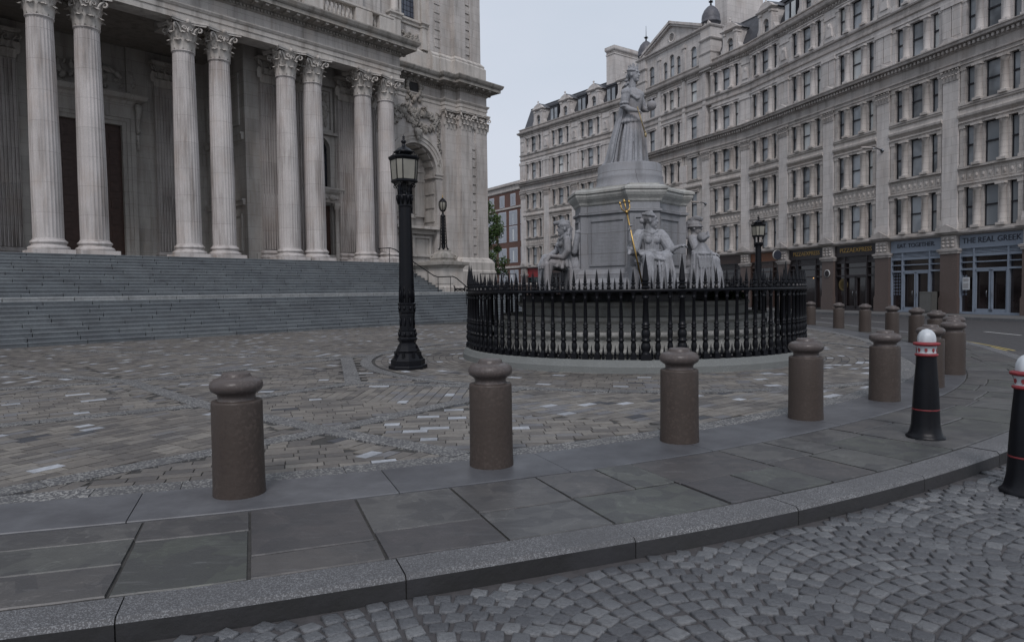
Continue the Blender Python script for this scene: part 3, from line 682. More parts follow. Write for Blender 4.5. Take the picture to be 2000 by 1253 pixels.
# ---- south-west tower, lower storey
t=MB()
t.arch(15.9,22.75,3.0,15.56,20.2,1.95,10.7,TW,4.6,20)
t.box(22.75,23.95,TP1,5,3.0,15.56); t.box(23.95,25.15,TP2,5,3,15.56); t.box(25.6,26.85,TP2,5,3,15.56); t.box(25.15,25.6,TP2+.13,5,3,15.56)
t.box(15.9,26.83,4.9,16,3.0,18.0); t.box(18.25,22.15,4.55,4.95,3,7.5); t.box(26.3,26.85,5,16,0,15.56)
t.box(15.9,27,3.3,16,-.1,3.0)
for i in range(13): z=4.6+i*.68; t.box(25.17,25.58,TP2+.06,TP2+.3,z,z+.53)
t.build('tower_wall',M['portland'],K)
t=MB()   # archivolt, imposts, niche panels, plinth
for (r0,r1,y0) in ((1.95,2.2,TW-.06),(2.2,2.45,TW-.11),(2.45,2.68,TW-.17)):
    for i in range(24):
        a0,a1=pi*i/24,pi*(i+1)/24; c=[(20.2+r*cos(a),10.7+r*sin(a)) for a,r in ((a0,r0),(a1,r0),(a1,r1),(a0,r1))]
        t.add([(x,y0,z) for x,z in c]+[(x,TW+.02,z) for x,z in c],[(0,1,2,3),(0,4,5,1),(3,2,6,7)])
for sx in (-1,1):
    x0,x1=sorted((20.2+sx*1.93,20.2+sx*2.7))
    t.mould([(x0,TW+.02),(x0,TW-.02),(x1,TW-.02),(x1,TW+.02)],[(0,10.25),(.06,10.28),(.06,10.4),(.14,10.5),(.14,10.68),(0,10.72)])
    xr=20.2+sx*1.95
    t.box(min(xr,xr-sx*.16),max(xr,xr-sx*.16),TW+.02,4.6,10.3,10.65)
    for z in (7.0,8.05,9.1):                                       # panels of the reveal
        t.box(min(xr,xr-sx*.09),max(xr,xr-sx*.09),TW+.25,TW+1.35,z-.0,z+.85)
    for i in range(5):
        a=R(14+i*19); a2=a+R(13)
        for aa in (a,):
            c=[(20.2+sx*r*cos(q),10.7+r*sin(q)) for q,r in ((aa,1.83),(a2,1.83),(a2,1.96),(aa,1.96))]
            t.add([(x,TW+.25,z) for x,z in c]+[(x,TW+1.3,z) for x,z in c],[(0,1,2,3),(4,7,6,5),(0,4,5,1),(2,6,7,3),(1,5,6,2),(0,3,7,4)])
t.box(18.25,22.15,TW+.3,4.6,6.0,6.35); t.box(18.2,22.4,TW-.2,4.6,6.35,6.55); t.box(19.2,21.2,4.35,4.6,7.3,7.6)
for a in ((18.6,21.9,4.3,4.45),(18.6,21.9,5.7,5.85),(18.6,18.75,4.45,5.7),(21.75,21.9,4.45,5.7),(20.1,20.3,4.45,5.7)): t.box(a[0],a[1],TW+.45,TW+.62,a[2],a[3])
t.box(18.25,22.15,TW+.6,4.6,3.0,6.0); t.box(18.2,22.2,4.25,4.6,10.05,12.75); t.box(18.2,19.35,4.3,4.6,7.4,10.05); t.box(21.05,22.2,4.3,4.6,7.4,10.05)
for i in range(9):
    a=pi*(i+.5)/9; t.add([(20.2+r*cos(q),y,10.7+r*sin(q)) for y in (4.16,4.26) for q,r in ((a-.11,.75),(a+.11,.75),(a+.12,1.8),(a-.12,1.8))],[(0,1,2,3),(0,4,5,1),(2,6,7,3),(1,5,6,2),(0,3,7,4)])
for a in ((19.2,19.4,7.6,9.9),(21.0,21.2,7.6,9.9)): t.box(a[0],a[1],4.2,4.62,a[2],a[3])
pl=[(0,.0),(.42,.0),(.42,3.2),(.34,3.3),(.34,3.9),(.26,4.0),(.2,4.15),(.1,4.2),(0,4.3)]
t.mould([(15.9,TW),(18.2,TW)],pl); t.mould([(22.3,TW),(22.75,TW),(22.75,TP1),(23.95,TP1),(23.95,TP2),(26.85,TP2),(26.85,16)],pl)
t.build('tower_trim',M['portland_plain'],K)
g=MB(); g.box(19.2,21.2,4.48,4.56,7.55,11.9); gg=g.build('tower_niche_window',M['glass_dark'],K)
l=MB()
for i in range(1,6): l.box(19.2+i*.33-.014,19.2+i*.33+.014,4.44,4.47,7.6,11.9)
for i in range(1,10): l.box(19.25,21.15,4.445,4.475,7.6+i*.42-.014,7.6+i*.42+.014)
l.build('window_bars',M['iron'],gg)
def tower_cap(cx,hw,d,y):
    m=MB(); pil_cap(m,hw,d); return m.build('pilaster_capital',M['portland_plain'],K,(cx,y,0))
tower_cap(23.35,.58,.0,TP1); tower_cap(24.55,.58,0,TP2); tower_cap(26.22,.62,0,TP2); tower_cap(25.38,.22,0,TP2+.2)
# festoons and cartouche
m=MB(); r_=random.Random(11)
def swag(pts,n,a):
    for i in range(n):
        t=i/(n-1)*(len(pts)-1); j=min(int(t),len(pts)-2); q=t-j; p=[pts[j][k]*(1-q)+pts[j+1][k]*q for k in (0,1)]
        for _ in range(5):
            b_=a*r_.uniform(.6,1.15); m.blob((p[0]+r_.uniform(-a,a)*.8,TW-.06+r_.uniform(-.05,.02),p[1]+r_.uniform(-a,a)*.8),(b_*r_.uniform(.35,.55),b_*.6,b_*r_.uniform(.9,1.5)),4,6,rot=Matrix.Rotation(r_.uniform(-1.5,1.5),3,'Y'))
swag([(17.0,15.1),(17.3,14.3),(18.0,13.8),(18.8,14.4),(19.3,15.1)],20,.17); swag([(19.5,15.2),(20.2,14.3),(21.0,13.7),(21.9,14.0),(22.4,15.0)],24,.19)
swag([(17.1,15.2),(17.6,14.7),(18.4,14.9)],12,.2); swag([(19.7,14.9),(20.6,14.9),(21.6,14.8),(22.2,14.4)],20,.2); swag([(18.6,14.9),(19.4,14.4),(20.0,14.0)],12,.17); swag([(22.45,14.6),(22.4,13.5),(22.5,12.2),(22.4,11.2)],16,.12); swag([(16.6,15.0),(16.9,13.9),(16.7,13.0)],9,.14)
for cx,cz in ((19.0,14.9),(20.9,15.0)):
    for k in range(7): a=R(-30+k*35); leaf(m,cx+.15*cos(a),TW-.02,-pi/2,cz-.35+.12*k%.3,.6,.28,.3)
    m.blob((cx,TW-.1,cz-.1),(.3,.2,.36))
for q in range(6): m.tube([(20.2+sx*.1,TW-.1,14.8) for sx in (0,)]+[(20.2+cos(q)*.4,TW-.16,14.6-sin(q)*.3),(20.2+cos(q)*.7,TW-.1,14.9)],.06,5)
m.blob((20.2,TW-.25,13.35),(.32,.22,.38)); m.blob((19.95,TW-.3,13.45),(.16,.14,.2)); m.blob((20.45,TW-.3,13.45),(.16,.14,.2)); m.blob((20.2,TW-.28,12.98),(.16,.14,.18))
m.build('festoon_carving',M['portland_sooty'],K)
m=MB()
for i in range(20):
    a=2*pi*i/20; m.blob((20.0+.62*cos(a),TW-.12,16.65+.72*sin(a)),(.17,.14,.17),5,7); 
    if i%2: m.blob((20.0+.95*cos(a)*r_.uniform(.85,1.1),TW-.06,16.55+.95*sin(a)),(.18,.1,.22),5,7,rot=Matrix.Rotation(a,3,'Y'))
m.blob((20.0,TW-.16,15.75),(.2,.16,.22)); m.blob((20,TW-.16,17.4),(.26,.14,.16))
ca_=m.build('cartouche',M['portland_sooty'],K); m=MB(); m.lathe([(.001,0),(.5,.0)],20,T=Matrix.Translation((20,TW-.05,16.65))@Matrix.Rotation(pi/2,4,'X')@Matrix.Diagonal((1,1.2,1,1))); m.build('cartouche_shield',plain('dark_shield',(.09,.088,.09),.8),ca_)
# ---- tower upper storey
t=MB(); UA,UB,UC=3.6,3.0,2.6
t.box(15.9,19.45,UA,15.8,18.0,32); t.box(21.1,21.85,UA,15.8,18,32); t.box(19.45,21.1,UA,15.8,18,21.75); t.box(19.45,21.1,UA+.6,15.8,21.75,32)
t.box(21.85,22.85,UB+.1,6,18,32); t.box(22.85,23.95,UB,6,18,32); t.box(23.95,25.1,UC,6,18,32); t.box(25.6,26.75,UC,6,18,32); t.box(25.1,25.6,UC+.13,6,18,32); t.box(26.2,26.75,6,15.8,18,32)
for i in range(18): z=20.2+i*.64; t.box(25.12,25.58,UC+.06,UC+.4,z,z+.5); t.box(22.3,22.84,UB+.05,UB+.4,z,z+.5)
t.build('tower_upper_wall',M['portland'],K)
t=MB(); tp=[(21.85,UB+.1),(22.85,UB+.1),(22.85,UB),(23.95,UB),(23.95,UC),(26.75,UC),(26.75,16)]
t.mould(tp,[(0,18.0),(.3,18.0),(.3,19.3),(.2,19.42),(.22,19.55),(.08,19.7),(0,19.8)]); t.mould([(16,UA),(21.85,UA)],[(0,18.0),(.2,18),(.2,19.6),(.1,19.75),(0,19.8)])
t.mould([(18.3,UA),(18.3,UA-.35),(19.2,UA-.35),(19.2,UA-.06),(21.3,UA-.06),(21.3,UA-.3),(22.1,UA-.3),(22.1,UA)],[(0,21.35),(.06,21.4),(.06,21.55),(.18,21.66),(.18,21.8),(0,21.86)])
t.box(18.3,19.2,UA-.35,UA,19.8,21.4); t.box(21.3,22.1,UA-.3,UA,19.8,21.4); t.lathe([(.3,21.85),(.33,22),(.27,22.1),(.26,30)],20,18.75,UA-.2); t.box(21.35,22.0,UA-.2,UA,21.86,30)
t.box(19.3,19.5,UA-.08,UA+.3,21.85,30); t.box(21.08,21.28,UA-.08,UA+.3,21.85,30)
t.box(15.7,26.9,2.45,16.2,31.9,32.4)
t.build('tower_upper_trim',M['portland_plain'],K)
g=MB(); g.box(19.48,21.08,UA+.42,UA+.55,21.8,31); gg=g.build('tower_window',glass('tower_window_glass',(.12,.14,.19),.2,.3),K)
l=MB()
for i in range(1,5): l.box(19.48+i*.32-.01,19.48+i*.32+.01,UA+.4,UA+.43,21.8,31)
for i in range(1,24): l.box(19.48,21.08,UA+.405,UA+.43,21.8+i*.38,21.82+i*.38)
l.build('window_bars',M['iron'],gg)
m=MB()
for i in range(26):
    u_=i/25; x=19.55+u_*1.45; z=20.75-.35*sin(pi*((u_*2)%1)); b_=r_.uniform(.07,.14); m.blob((x,UA-.1,z+r_.uniform(-.12,.2)),(b_,b_*.6,b_),4,6)
for x in (19.7,20.3,20.9): 
    for k in range(3): m.blob((x+.1*k-.1,UA-.1,20.25+.1*k),(.1,.08,.14),4,6)
m.build('apron_carving',M['portland_sooty'],K)
# ---------------------------------------------------------------- steps
st=thing('stone_steps','broad dark stone steps in two flights rising to the cathedral porch','steps',CO,CR)
def flight(name,x0,x1,y0,z0,n,tr,rise,y1):
    m=MB()
    for i in range(n):
        x=x0+rnd.uniform(-1,0); ya=y0+tr*i
        while x<x1:
            l=rnd.uniform(1.1,2.3); a=max(x,x0)+.014; b_=min(x+l,x1)-.014
            if b_>a+.05: zt=z0+rise*(i+1)+rnd.uniform(-.003,.003); m.bbox(a,b_,ya+rnd.uniform(-.004,.004),ya+tr+.12 if i<n-1 else y1,zt-.055,zt,.018); m.box(a,b_,ya+.013,ya+tr+.1,z0+rise*i-(.1 if i==0 else .0)+.002,zt-.054); t_=.96 if (i==n-1 and name[0]=='l') else rnd.uniform(.3,.75); m.tone[-16:]=[t_]*16
            x+=l
    m.box(x0+.05,x1-.05,y0+.05,y1,z0-.1,z0+.05,tone=.1)
    v=m; return m.build(name,M['step'],st)
flight('lower_flight',-23,20.5,-9.5,0,11,.25,.148,-5.3)
flight('upper_flight',-15,14.98,-5.4,1.628,13,.335,.1475,-1.0)
m=MB(); m.box(-23,21,-6.8,3.2,-.1,1.6,tone=.3); m.box(-23,20.45,-9,-6.7,-.1,.05,tone=.1); m.build('landing',M['step'],st)
# ---- stone pedestals with ornate lamps beside the upper flight
pd=thing('stone_pedestal','weathered square stone pedestal with moulded top at the right end of the upper steps','pedestal',(CO[0]+Aax[0]*15.85+Dax[0]*-4.55,CO[1]+Aax[1]*15.85+Dax[1]*-4.55,1.625),CR)
m=MB(); m.box(-.84,.84,-.84,2.6,0,1.5); m.mould([(-.84,2.6),(-.84,-.84),(.84,-.84),(.84,2.6)],[(0,0),(.08,0),(.08,.28),(.02,.34),(0,.36)]); m.build('pedestal_block',M['portland_plain'],pd)
m=MB(); m.mould([(-.84,2.6),(-.84,-.84),(.84,-.84),(.84,2.6)],[(-.5,1.45),(0,1.45),(.05,1.5),(.1,1.6),(.28,1.66),(.3,1.8),(.3,1.84),(-.8,1.92)]); m.box(-.8,.8,-.8,2.5,1.6,1.9); m.build('pedestal_cornice',M['portland_sooty'],pd)
m=MB(); m.box(-.6,.6,-.6,.6,1.88,2.0); m.mould([(-.5,-.5),(.5,-.5),(.5,.5),(-.5,.5)],[(-.5,1.99),(0,1.99),(.05,2.1),(-.02,2.35),(-.16,2.5),(-.16,2.6),(-.5,2.62)],True)
for sx in (-1,1):
    for sy in (-1,1): volute(m,sx*.5,sy*.5,math.atan2(sy,sx),2.15,.16,.07)
m.build('pedestal_top',M['portland_sooty'],pd)
pl_=Matrix.Rotation(CR,3,'Z')@Vector((0,0,0))
px,py=pd.location.x,pd.location.y
lp=thing('ornate_lamp','slim black ornate lamp with oval lantern standing on the stone pedestal by the steps','lamp',(px,py,1.625+2.62),CR)
m=MB()
for k in range(4):
    a=k*pi/2+pi/4; ca,sa=cos(a),sin(a)
    m.tube([(.34*ca,.34*sa,.06),(.26*ca,.26*sa,.0),(.2*ca,.2*sa,.2),(.2*ca,.2*sa,.35)],[.05,.06,.05,.04],6); m.tube([(.21*ca,.21*sa,.2),(.135*ca,.135*sa,2.05)],.028,6)
    for i in range(9):
        z=.3+i*.19; h=.2-.008*i; a2=a+pi/2; r0=.205-.0075*i*1.0
        p=(r0*ca,r0*sa,z);q=(r0*cos(a2),r0*sin(a2),z+.16); p2=(r0*ca,r0*sa,z+.16);q2=(r0*cos(a2),r0*sin(a2),z)
        m.tube([p,q],.016,4); m.tube([p2,q2],.016,4)
m.lathe([(.13,.1),(.1,2.05)],10); m.lathe([(.16,2.05),(.17,2.1),(.08,2.2),(.05,2.35),(.09,2.4)],12)
m.tube([(-.25,0,1.75),(-.1,0,1.72),(0,0,1.72)],.012,5)
m.build('lamp_post',M['iron'],lp)
m=MB()
for k in range(8):
    a=k*pi/4; m.tube([(rr*cos(a),rr*sin(a),z) for rr,z in ((.1,2.38),(.19,2.5),(.245,2.75),(.23,2.95),(.15,3.08),(.05,3.16))],.02,5)
m.lathe([(.1,2.36),(.15,2.4),(.12,2.44)],12); m.lathe([(.235,2.94),(.245,2.97),(.16,3.08),(.06,3.16),(.05,3.2),(.001,3.22)],12); m.build('lantern_frame',M['iron'],lp)
m=MB(); m.lathe([(.09,2.42),(.18,2.52),(.23,2.75),(.22,2.93)],12); m.build('lantern_glass',M['frost'],lp)
m=MB(); m.lathe([(.02,3.2),(.045,3.24),(.02,3.28),(.03,3.32),(.001,3.42)],8); m.build('finial',M['gold'],lp)
# ---- handrail
hr=thing('handrail','thin dark metal handrail running down the steps left of the stone pedestal','handrail',CO,CR)
rail=[(14.4,.1,4.5),(14.4,-.5,4.5),(14.4,-1.1,4.48),(14.4,-1.6,4.36),(14.4,-5.2,2.62),(14.4,-5.6,2.52),(14.4,-6.9,2.52),(14.4,-7.2,2.42),(14.4,-9.5,1.0)]
m=MB(); m.tube(rail,.032,8); m.build('rail',M['iron'],hr)
m=MB(); m.tube([(14.4,.1,4.1),(14.4,-1.1,4.08)],.014,6); m.tube([(14.4,-5.4,2.1),(14.4,-6.9,2.1)],.014,6); m.build('lower_bar',M['iron'],hr)
for y,z0,z1 in ((0,3.55,4.5),(-1.0,3.55,4.48),(-2.2,3.1,4.07),(-3.5,2.5,3.45),(-4.7,2.0,2.87),(-5.6,1.62,2.52),(-6.7,1.62,2.52),(-8.0,.85,1.95),(-9.2,.2,1.2)):
    m=MB(); m.tube([(14.4,y,z0),(14.4,y,z1)],.02,6); m.build('post',M['iron'],hr)
h2=thing('handrail','low thin dark handrail with two bars against the tower foot, right of the pedestal','handrail',CO,CR)
m=MB(); m.tube([(18.0,-5.6,2.75),(21.4,-5.6,2.75)],.025,6); m.tube([(18,-5.6,2.2),(21.4,-5.6,2.2)],.018,6); m.build('rail',M['iron'],h2)
for x in (18.0,19.1,20.2,21.4): m=MB(); m.tube([(x,-5.6,1.6),(x,-5.6,2.75)],.02,6); m.build('post',M['iron'],h2)
sb=thing('boot_scraper','low curly black iron boot scraper at the foot of the stone pedestal','boot scraper',(CO[0]+Aax[0]*16.05+Dax[0]*-5.75,CO[1]+Aax[1]*16.05+Dax[1]*-5.75,1.63),CR)
m=MB(); m.box(-.4,.4,-.02,.02,.12,.2); m.tube([(-.4,0,.12),(-.2,0,.05),(0,0,.1),(.2,0,.05),(.4,0,.12)],.03,6); m.build('blade',M['iron'],sb)
for sx in (-1,1):
    m=MB(); m.tube([(sx*.42,0,0),(sx*.42,0,.28),(sx*.5,0,.34),(sx*.44,0,.38)],[.045,.04,.035,.02],6); m.build('upright',M['iron'],sb)
# ---------------------------------------------------------------- commercial building opposite: three straight fronts following the street
ND=[Vector((27.86,30.25)),Vector((19.77,57.9)),Vector((13.5,71.0)),Vector((1.4,87.4))]
BR=thing('commercial_building','long grey stone block with rows of triple windows, shops below and a domed gable','building',(ND[1].x,ND[1].y,0))
def fr(seg,al,y=0,z=0):
    p,q=ND[seg],ND[seg+1]; e=(q-p).normalized(); w=p+e*al+Vector((e.y,-e.x))*-1*-y*1.0
    nx=Vector((e.y,-e.x))                       # right of travel (near->far) = into the building
    w=p+e*al+nx*y
    return (w.x-ND[1].x,w.y-ND[1].y,z),math.atan2(-e.y,-e.x)
def put(name,me,seg,al,y=0,z=0,parent=None):
    l,rz=fr(seg,al,y,z); return link(name,me,BR,l,rz)
def halfcol(m,x,z0,z1,r=.2,y=-.02,cap=True):
    m.box(x-r*1.25,x+r*1.25,y-r*1.25,.2,z0,z0+.13); m.lathe([(r*1.2,z0+.13),(r*1.1,z0+.2),(r,z0+.26),(r*.92,z1-.3),(r*1.05,z1-.28),(r*1.05,z1-.22),(r*1.35,z1-.1)],12,x,y,0)
    m.box(x-r*1.45,x+r*1.45,y-r*1.45,.2,z1-.1,z1+.02)
def win_bay(lights,x0,x1,z0,z1,w0,w1,kind):
    """stone front of one bay and storey with openings; returns meshes (surround, sash, pane)"""
    m=MB(); D=.32; ed=[x0]+[v for c,h in lights for v in (c-h,c+h)]+[x1]
    for i in range(0,len(ed),2):
        if ed[i+1]>ed[i]: m.box(ed[i],ed[i+1],0,D,z0,z1)
    for c,h in lights: m.box(c-h,c+h,0.002,D,z0,w0); m.box(c-h,c+h,.002,D,w1,z1)
    if len(lights)>1:
        for (a,ha),(b,hb) in zip(lights[:-1],lights[1:]): halfcol(m,(a+ha+b-hb)/2,w0,w1-.02,.19,-.03)
        for sx in (-1,1):
            c,h=lights[0 if sx<0 else -1]; xx=c+sx*(h+.16); m.box(xx-.13,xx+.13,-.06,.1,w0,w1-.12); m.box(xx-.17,xx+.17,-.1,.1,w1-.14,w1); m.box(xx-.17,xx+.17,-.1,.1,w0,w0+.16)
    xa,xb=lights[0][0]-lights[0][1]-.32,lights[-1][0]+lights[-1][1]+.32
    m.box(xa,xb,-.16,.1,w0-.12,w0-.002); m.box(xa,xb,-.1,.1,w1+.001,w1+.16); m.box(xa,xb,-.16,.1,w1+.16,w1+.23)
    if kind==1:       # ornamented apron panels above the first floor
        for k in range(-4,5): m.box(k*.4-.16,k*.4+.16,-.03,.05,w1+.34,w1+.86); m.blob((k*.4,-.04,w1+.6),(.09,.05,.14),4,6)
    if kind==2: m.mould([(x0,0),(x1,0)],[(0,w1+.32),(.05,w1+.36),(.2,w1+.5),(.22,w1+.62),(.12,w1+.66),(.06,w1+.95),(.14,w1+1.0),(.16,w1+1.08),(0,w1+1.1)])
    S_=[];G_=[]
    for c,h in lights:
        s=MB(); g=MB(); S_.append(s); G_.append(g)
        s.box(c-h,c-h+.05,.14,.22,w0,w1); s.box(c+h-.05,c+h,.14,.22,w0,w1); s.box(c-h,c+h,.14,.22,w0,w0+.07); s.box(c-h,c+h,.14,.22,w1-.07,w1); zm=(w0+w1)/2+.05; s.box(c-h,c+h,.12,.22,zm-.04,zm+.04)
        t=rnd.uniform(-.012,.012); u=rnd.uniform(-.012,.012); g.add([(c-h,.20,w0),(c+h,.20+t,w0),(c+h,.20+t,zm),(c-h,.20,zm),(c+h,.18+u,w1),(c-h,.18,w1)],[(0,1,2,3),(3,2,4,5)])
    return m,S_,G_
TRI=[(-1.28,.24),(0,.42),(1.28,.24)]
FL=[(4.66,8.1,4.78,7.05,1),(8.1,11.55,8.2,10.45,2),(11.55,13.92,11.68,13.66,3),(15.2,18.0,15.32,17.38,4),(18.0,20.9,18.66,20.55,5)]
cache={}
def storey(key,seg,al,lights,x0,x1,fl,mat):
    if key not in cache:
        m,s,g=win_bay(lights,x0,x1,*fl); cache[key]=(m.mesh('window_surround',M[mat]),[x.mesh('sash',M['sash']) for x in s],[x.mesh('pane',M['pane']) for x in g])
    a,b_,c=cache[key]; o=put('window',a,seg,al)
    for x in b_: link('sash',x,o)
    for x in c: link('pane',x,o)
def bay(seg,al,w):
    for i,f in enumerate(FL): storey(('t',i,round(w,1)),seg,al,TRI,-w/2+(.5 if i<3 else .62),w/2-(.5 if i<3 else .62),f,'facade' if i<3 else 'facade_pale')
# pilaster, capital, shop pier and the panelled piers above, once each
m=MB(); m.box(-.5,.5,-.12,.4,5.0,13.1); m.box(-.58,.58,-.2,.4,4.66,5.15); m.box(-.55,.55,-.17,.4,5.15,5.35); PIL=m.mesh('pilaster',M['facade_pale'])
m=MB(); m.box(-.5,.5,-.14,.4,13.1,13.9)
for r_ in range(2):
    for k in range(5): leaf(m,-.44+k*.22,-.12,-pi/2,13.12+r_*.28,.4,.2,.14)
for sx in (-1,1): volute(m,sx*.5,-.2,-pi/2+sx*pi/4,13.68,.1,.04)
m.box(-.62,.62,-.28,.4,13.78,13.92); PCAP=m.mesh('pilaster_capital',M['facade_trim'])
m=MB(); m.box(-.55,.55,-.1,.5,0,3.45); m.box(-.6,.6,-.14,.5,0,.9); m.box(-.57,.57,-.12,.5,.9,1.0)
M['brown_granite']=stone('polished_brown_granite',(.135,.105,.095),(.05,.04,.04),.4,1.2,None,.45,.4,.1,40)
PIER=m.mesh('shop_pier',M['brown_granite'])
m=MB(); m.mould([(-.55,.5),(-.55,-.1),(.55,-.1),(.55,.5)],[(0,3.4),(.06,3.42),(.06,3.5),(.12,3.55),(.14,3.66),(0,3.7)]); m.box(-.48,.48,-.14,.5,3.68,4.42)
for k in range(9): m.blob((-.3+.3*(k%3),-.17,3.85+.2*(k//3)),(.12,.07,.1),4,6)
m.prism([(-.72,4.64),(.72,4.64),(0,5.0)],-.3,.1); m.prism([(-.8,4.62),(.8,4.62),(.8,4.68),(0,5.08),(-.8,4.68)],-.38,-.28); PHEAD=m.mesh('pier_head',M['facade_trim'])
m=MB(); m.box(-.62,.62,-.0,.4,15.2,20.9)
for sx in (-1,1): m.box(sx*.3-.27,sx*.3+.27,-.14,.1,15.62,17.6)
m.box(-.66,.66,-.2,.1,17.3,17.62); m.box(-.62,.62,-.12,.1,15.2,15.62); m.prism([(-.7,15.22),(.7,15.22),(0,15.58)],-.34,-.05)
m.box(-.5,.5,-.1,.1,18.65,18.95); m.prism([(-.3,18.95),(.3,18.95),(.22,19.5),(.08,19.9),(-.08,19.9),(-.22,19.5)],-.16,0); m.blob((0,-.1,19.7),(.14,.12,.2)); m.box(-.55,.55,-.06,.1,20.2,20.7); PIER2=m.mesh('panelled_pier',M['facade_pale'])
def pier(seg,al,up=True,low=True):
    o=put('pilaster',PIL,seg,al); link('pilaster_capital',PCAP,o)
    if low: p=put('shop_pier',PIER,seg,al); link('pier_head',PHEAD,p)
    if up: put('panelled_pier',PIER2,seg,al)
W2=(ND[2]-ND[1]).length; W3=(ND[3]-ND[2]).length; w3=W3/4
for i in range(6): bay(0,2.4+4.8*i,4.8)
for i in range(6): pier(0,4.8*i)
bay(1,2.4,4.8); pier(1,0); pier(1,4.8,False)
for i in range(4): bay(2,w3*(i+.5),w3)
for i in range(1,5): pier(2,w3*i-(.5 if i==4 else 0))
# pavilion: single, triple, single lights in five storeys and an attic with round-headed windows
PX=[(6.55,[(0,.42)],2.5),(9.65,[(-.98,.24),(0,.38),(.98,.24)],3.5),(12.75,[(0,.42)],2.5)]
for j,(al,li,w) in enumerate(PX):
    for i,f in enumerate(FL): storey(('p',j,i),1,al,li,-w/2,w/2,(f[0],f[1],f[2],f[3],f[4] if i!=0 else 1),'facade' if i<3 else 'facade_pale')
for al in (8.1-.15,11.2+.15,14.2): 
    o=put('pilaster',PIL,1,al); 
    if al>14: link('pilaster_capital',PCAP,o); pp=put('shop_pier',PIER,1,al); link('pier_head',PHEAD,pp)
m=MB(); m.box(-.2,.2,-.1,.3,15.2,20.9); NP=m.mesh('narrow_pier',M['facade_pale'])
for al in (5.05,7.85,11.45,14.2): put('narrow_pier',NP,1,al)
def attic(lights,x0,x1):
    m=MB(); ed=[x0]+[(lights[i][0]+lights[i+1][0])/2 for i in range(len(lights)-1)]+[x1]; S_=[]; G_=[]
    for (c,h,w0,w1),a,b_ in zip(lights,ed[:-1],ed[1:]):
        s=MB(); g=MB(); S_.append(s); G_.append(g); m.arch(a,b_,21.3,24.75,c,h,w1-h,0,.3,10,zb=w0); z=(w0+w1)/2; s.box(c-h,c+h,.15,.2,z-.05,z+.05); s.box(c-h,c-h+.05,.15,.2,w0,w1-h); s.box(c+h-.05,c+h,.15,.2,w0,w1-h); s.box(c-h,c+h,.15,.2,w0,w0+.06); g.add([(c-h,.2,w0),(c+h,.2,w0),(c+h,.2,w1+.05),(c-h,.2,w1+.05)],[(0,1,2,3)])
        m.box(c-h-.2,c+h+.2,-.12,.1,w0-.14,w0)
    return m.mesh('window_surround',M['facade_pale']),[x.mesh('sash',M['sash']) for x in S_],[x.mesh('pane',M['pane']) for x in G_]
for al,li,x0,x1 in ((6.55,[(0,.42,21.8,23.7)],-1.3,1.3),(9.65,[(-.98,.3,21.8,23.5),(0,.36,21.8,23.95),(.98,.3,21.8,23.5)],-1.8,1.8),(12.75,[(0,.42,21.8,23.7)],-1.3,1.3)):
    a,b_,c=attic(li,x0,x1); o=put('window',a,1,al); [link('sash',x,o) for x in b_]; [link('pane',x,o) for x in c]
m=MB(); m.prism([(-4.3,24.9),(4.3,24.9),(0,26.75)],.02,.5); m.lathe([(.001,0),(.36,0),(.36,.06),(.5,.06),(.5,0)],20,T=Matrix.Translation((0,.02,25.55))@Matrix.Rotation(pi/2,4,'X'))
for sx in (-1,1):
    a=math.atan2(1.85,4.6); T=Matrix.Translation((sx*2.25,-.1,25.95))@Matrix.Rotation(sx*a,4,'Y'); m.box(-2.55,2.55,-.25,.5,-.02,.2,T=T); m.box(-2.5,2.5,-.12,.5,-.2,-.02,T=T)
m.mould([(-4.4,0),(4.4,0)],[(0,24.55),(.1,24.6),(.12,24.7),(.3,24.8),(.32,24.92),(0,24.96)])
for x in (-1.85,1.85): m.box(x-.16,x+.16,-.08,.1,21.6,24.3); m.box(x-.28,x+.28,-.14,.1,23.9,24.1)
m.box(-4.4,4.4,.35,2,21.3,24.9); put('gable',m.mesh('gable',M['facade_pale']),1,9.65)
def turret(al,fin):
    m=MB(); m.box(-.75,.75,-.25,1.2,21.0,22.4); m.box(-.66,.66,-.18,1.1,22.4,24.9)
    for z in (22.35,23.6,24.7): m.mould([(-.66,-.18),(.66,-.18),(.66,1.1),(-.66,1.1)],[(0,z),(.1,z+.04),(.16,z+.14),(.16,z+.2),(0,z+.26)],True)
    for sx in (-1,0,1): m.prism([(sx*.45-.2,24.95),(sx*.45+.2,24.95),(sx*.45,25.3)],-.28,-.1)
    o=put('turret',m.mesh('turret',M['facade_pale']),1,al)
    m=MB(); m.lathe([(.7,24.95),(.72,25.15),(.86,25.2),(.88,25.32),(.8,25.36),(.82,25.6),(.78,25.95),(.6,26.35),(.33,26.65),(.12,26.78),(.06,26.85)],20,0,.45); link('dome',m.mesh('dome',M['lead']),o)
    m=MB(); m.lathe([(.06,26.8),(.1,26.9),(.05,26.98),(.16,27.1),(.16,27.16),(.05,27.25),(.03,27.4),(.015,fin)],10,0,.45)
    for k in range(4): m.tube([(.1*cos(k*pi/2),.45+.1*sin(k*pi/2),27.05),(.26*cos(k*pi/2),.45+.26*sin(k*pi/2),27.15)],.03,5)
    link('finial',m.mesh('finial',M['iron']),o)
turret(4.75,27.5); turret(14.25,28.3)
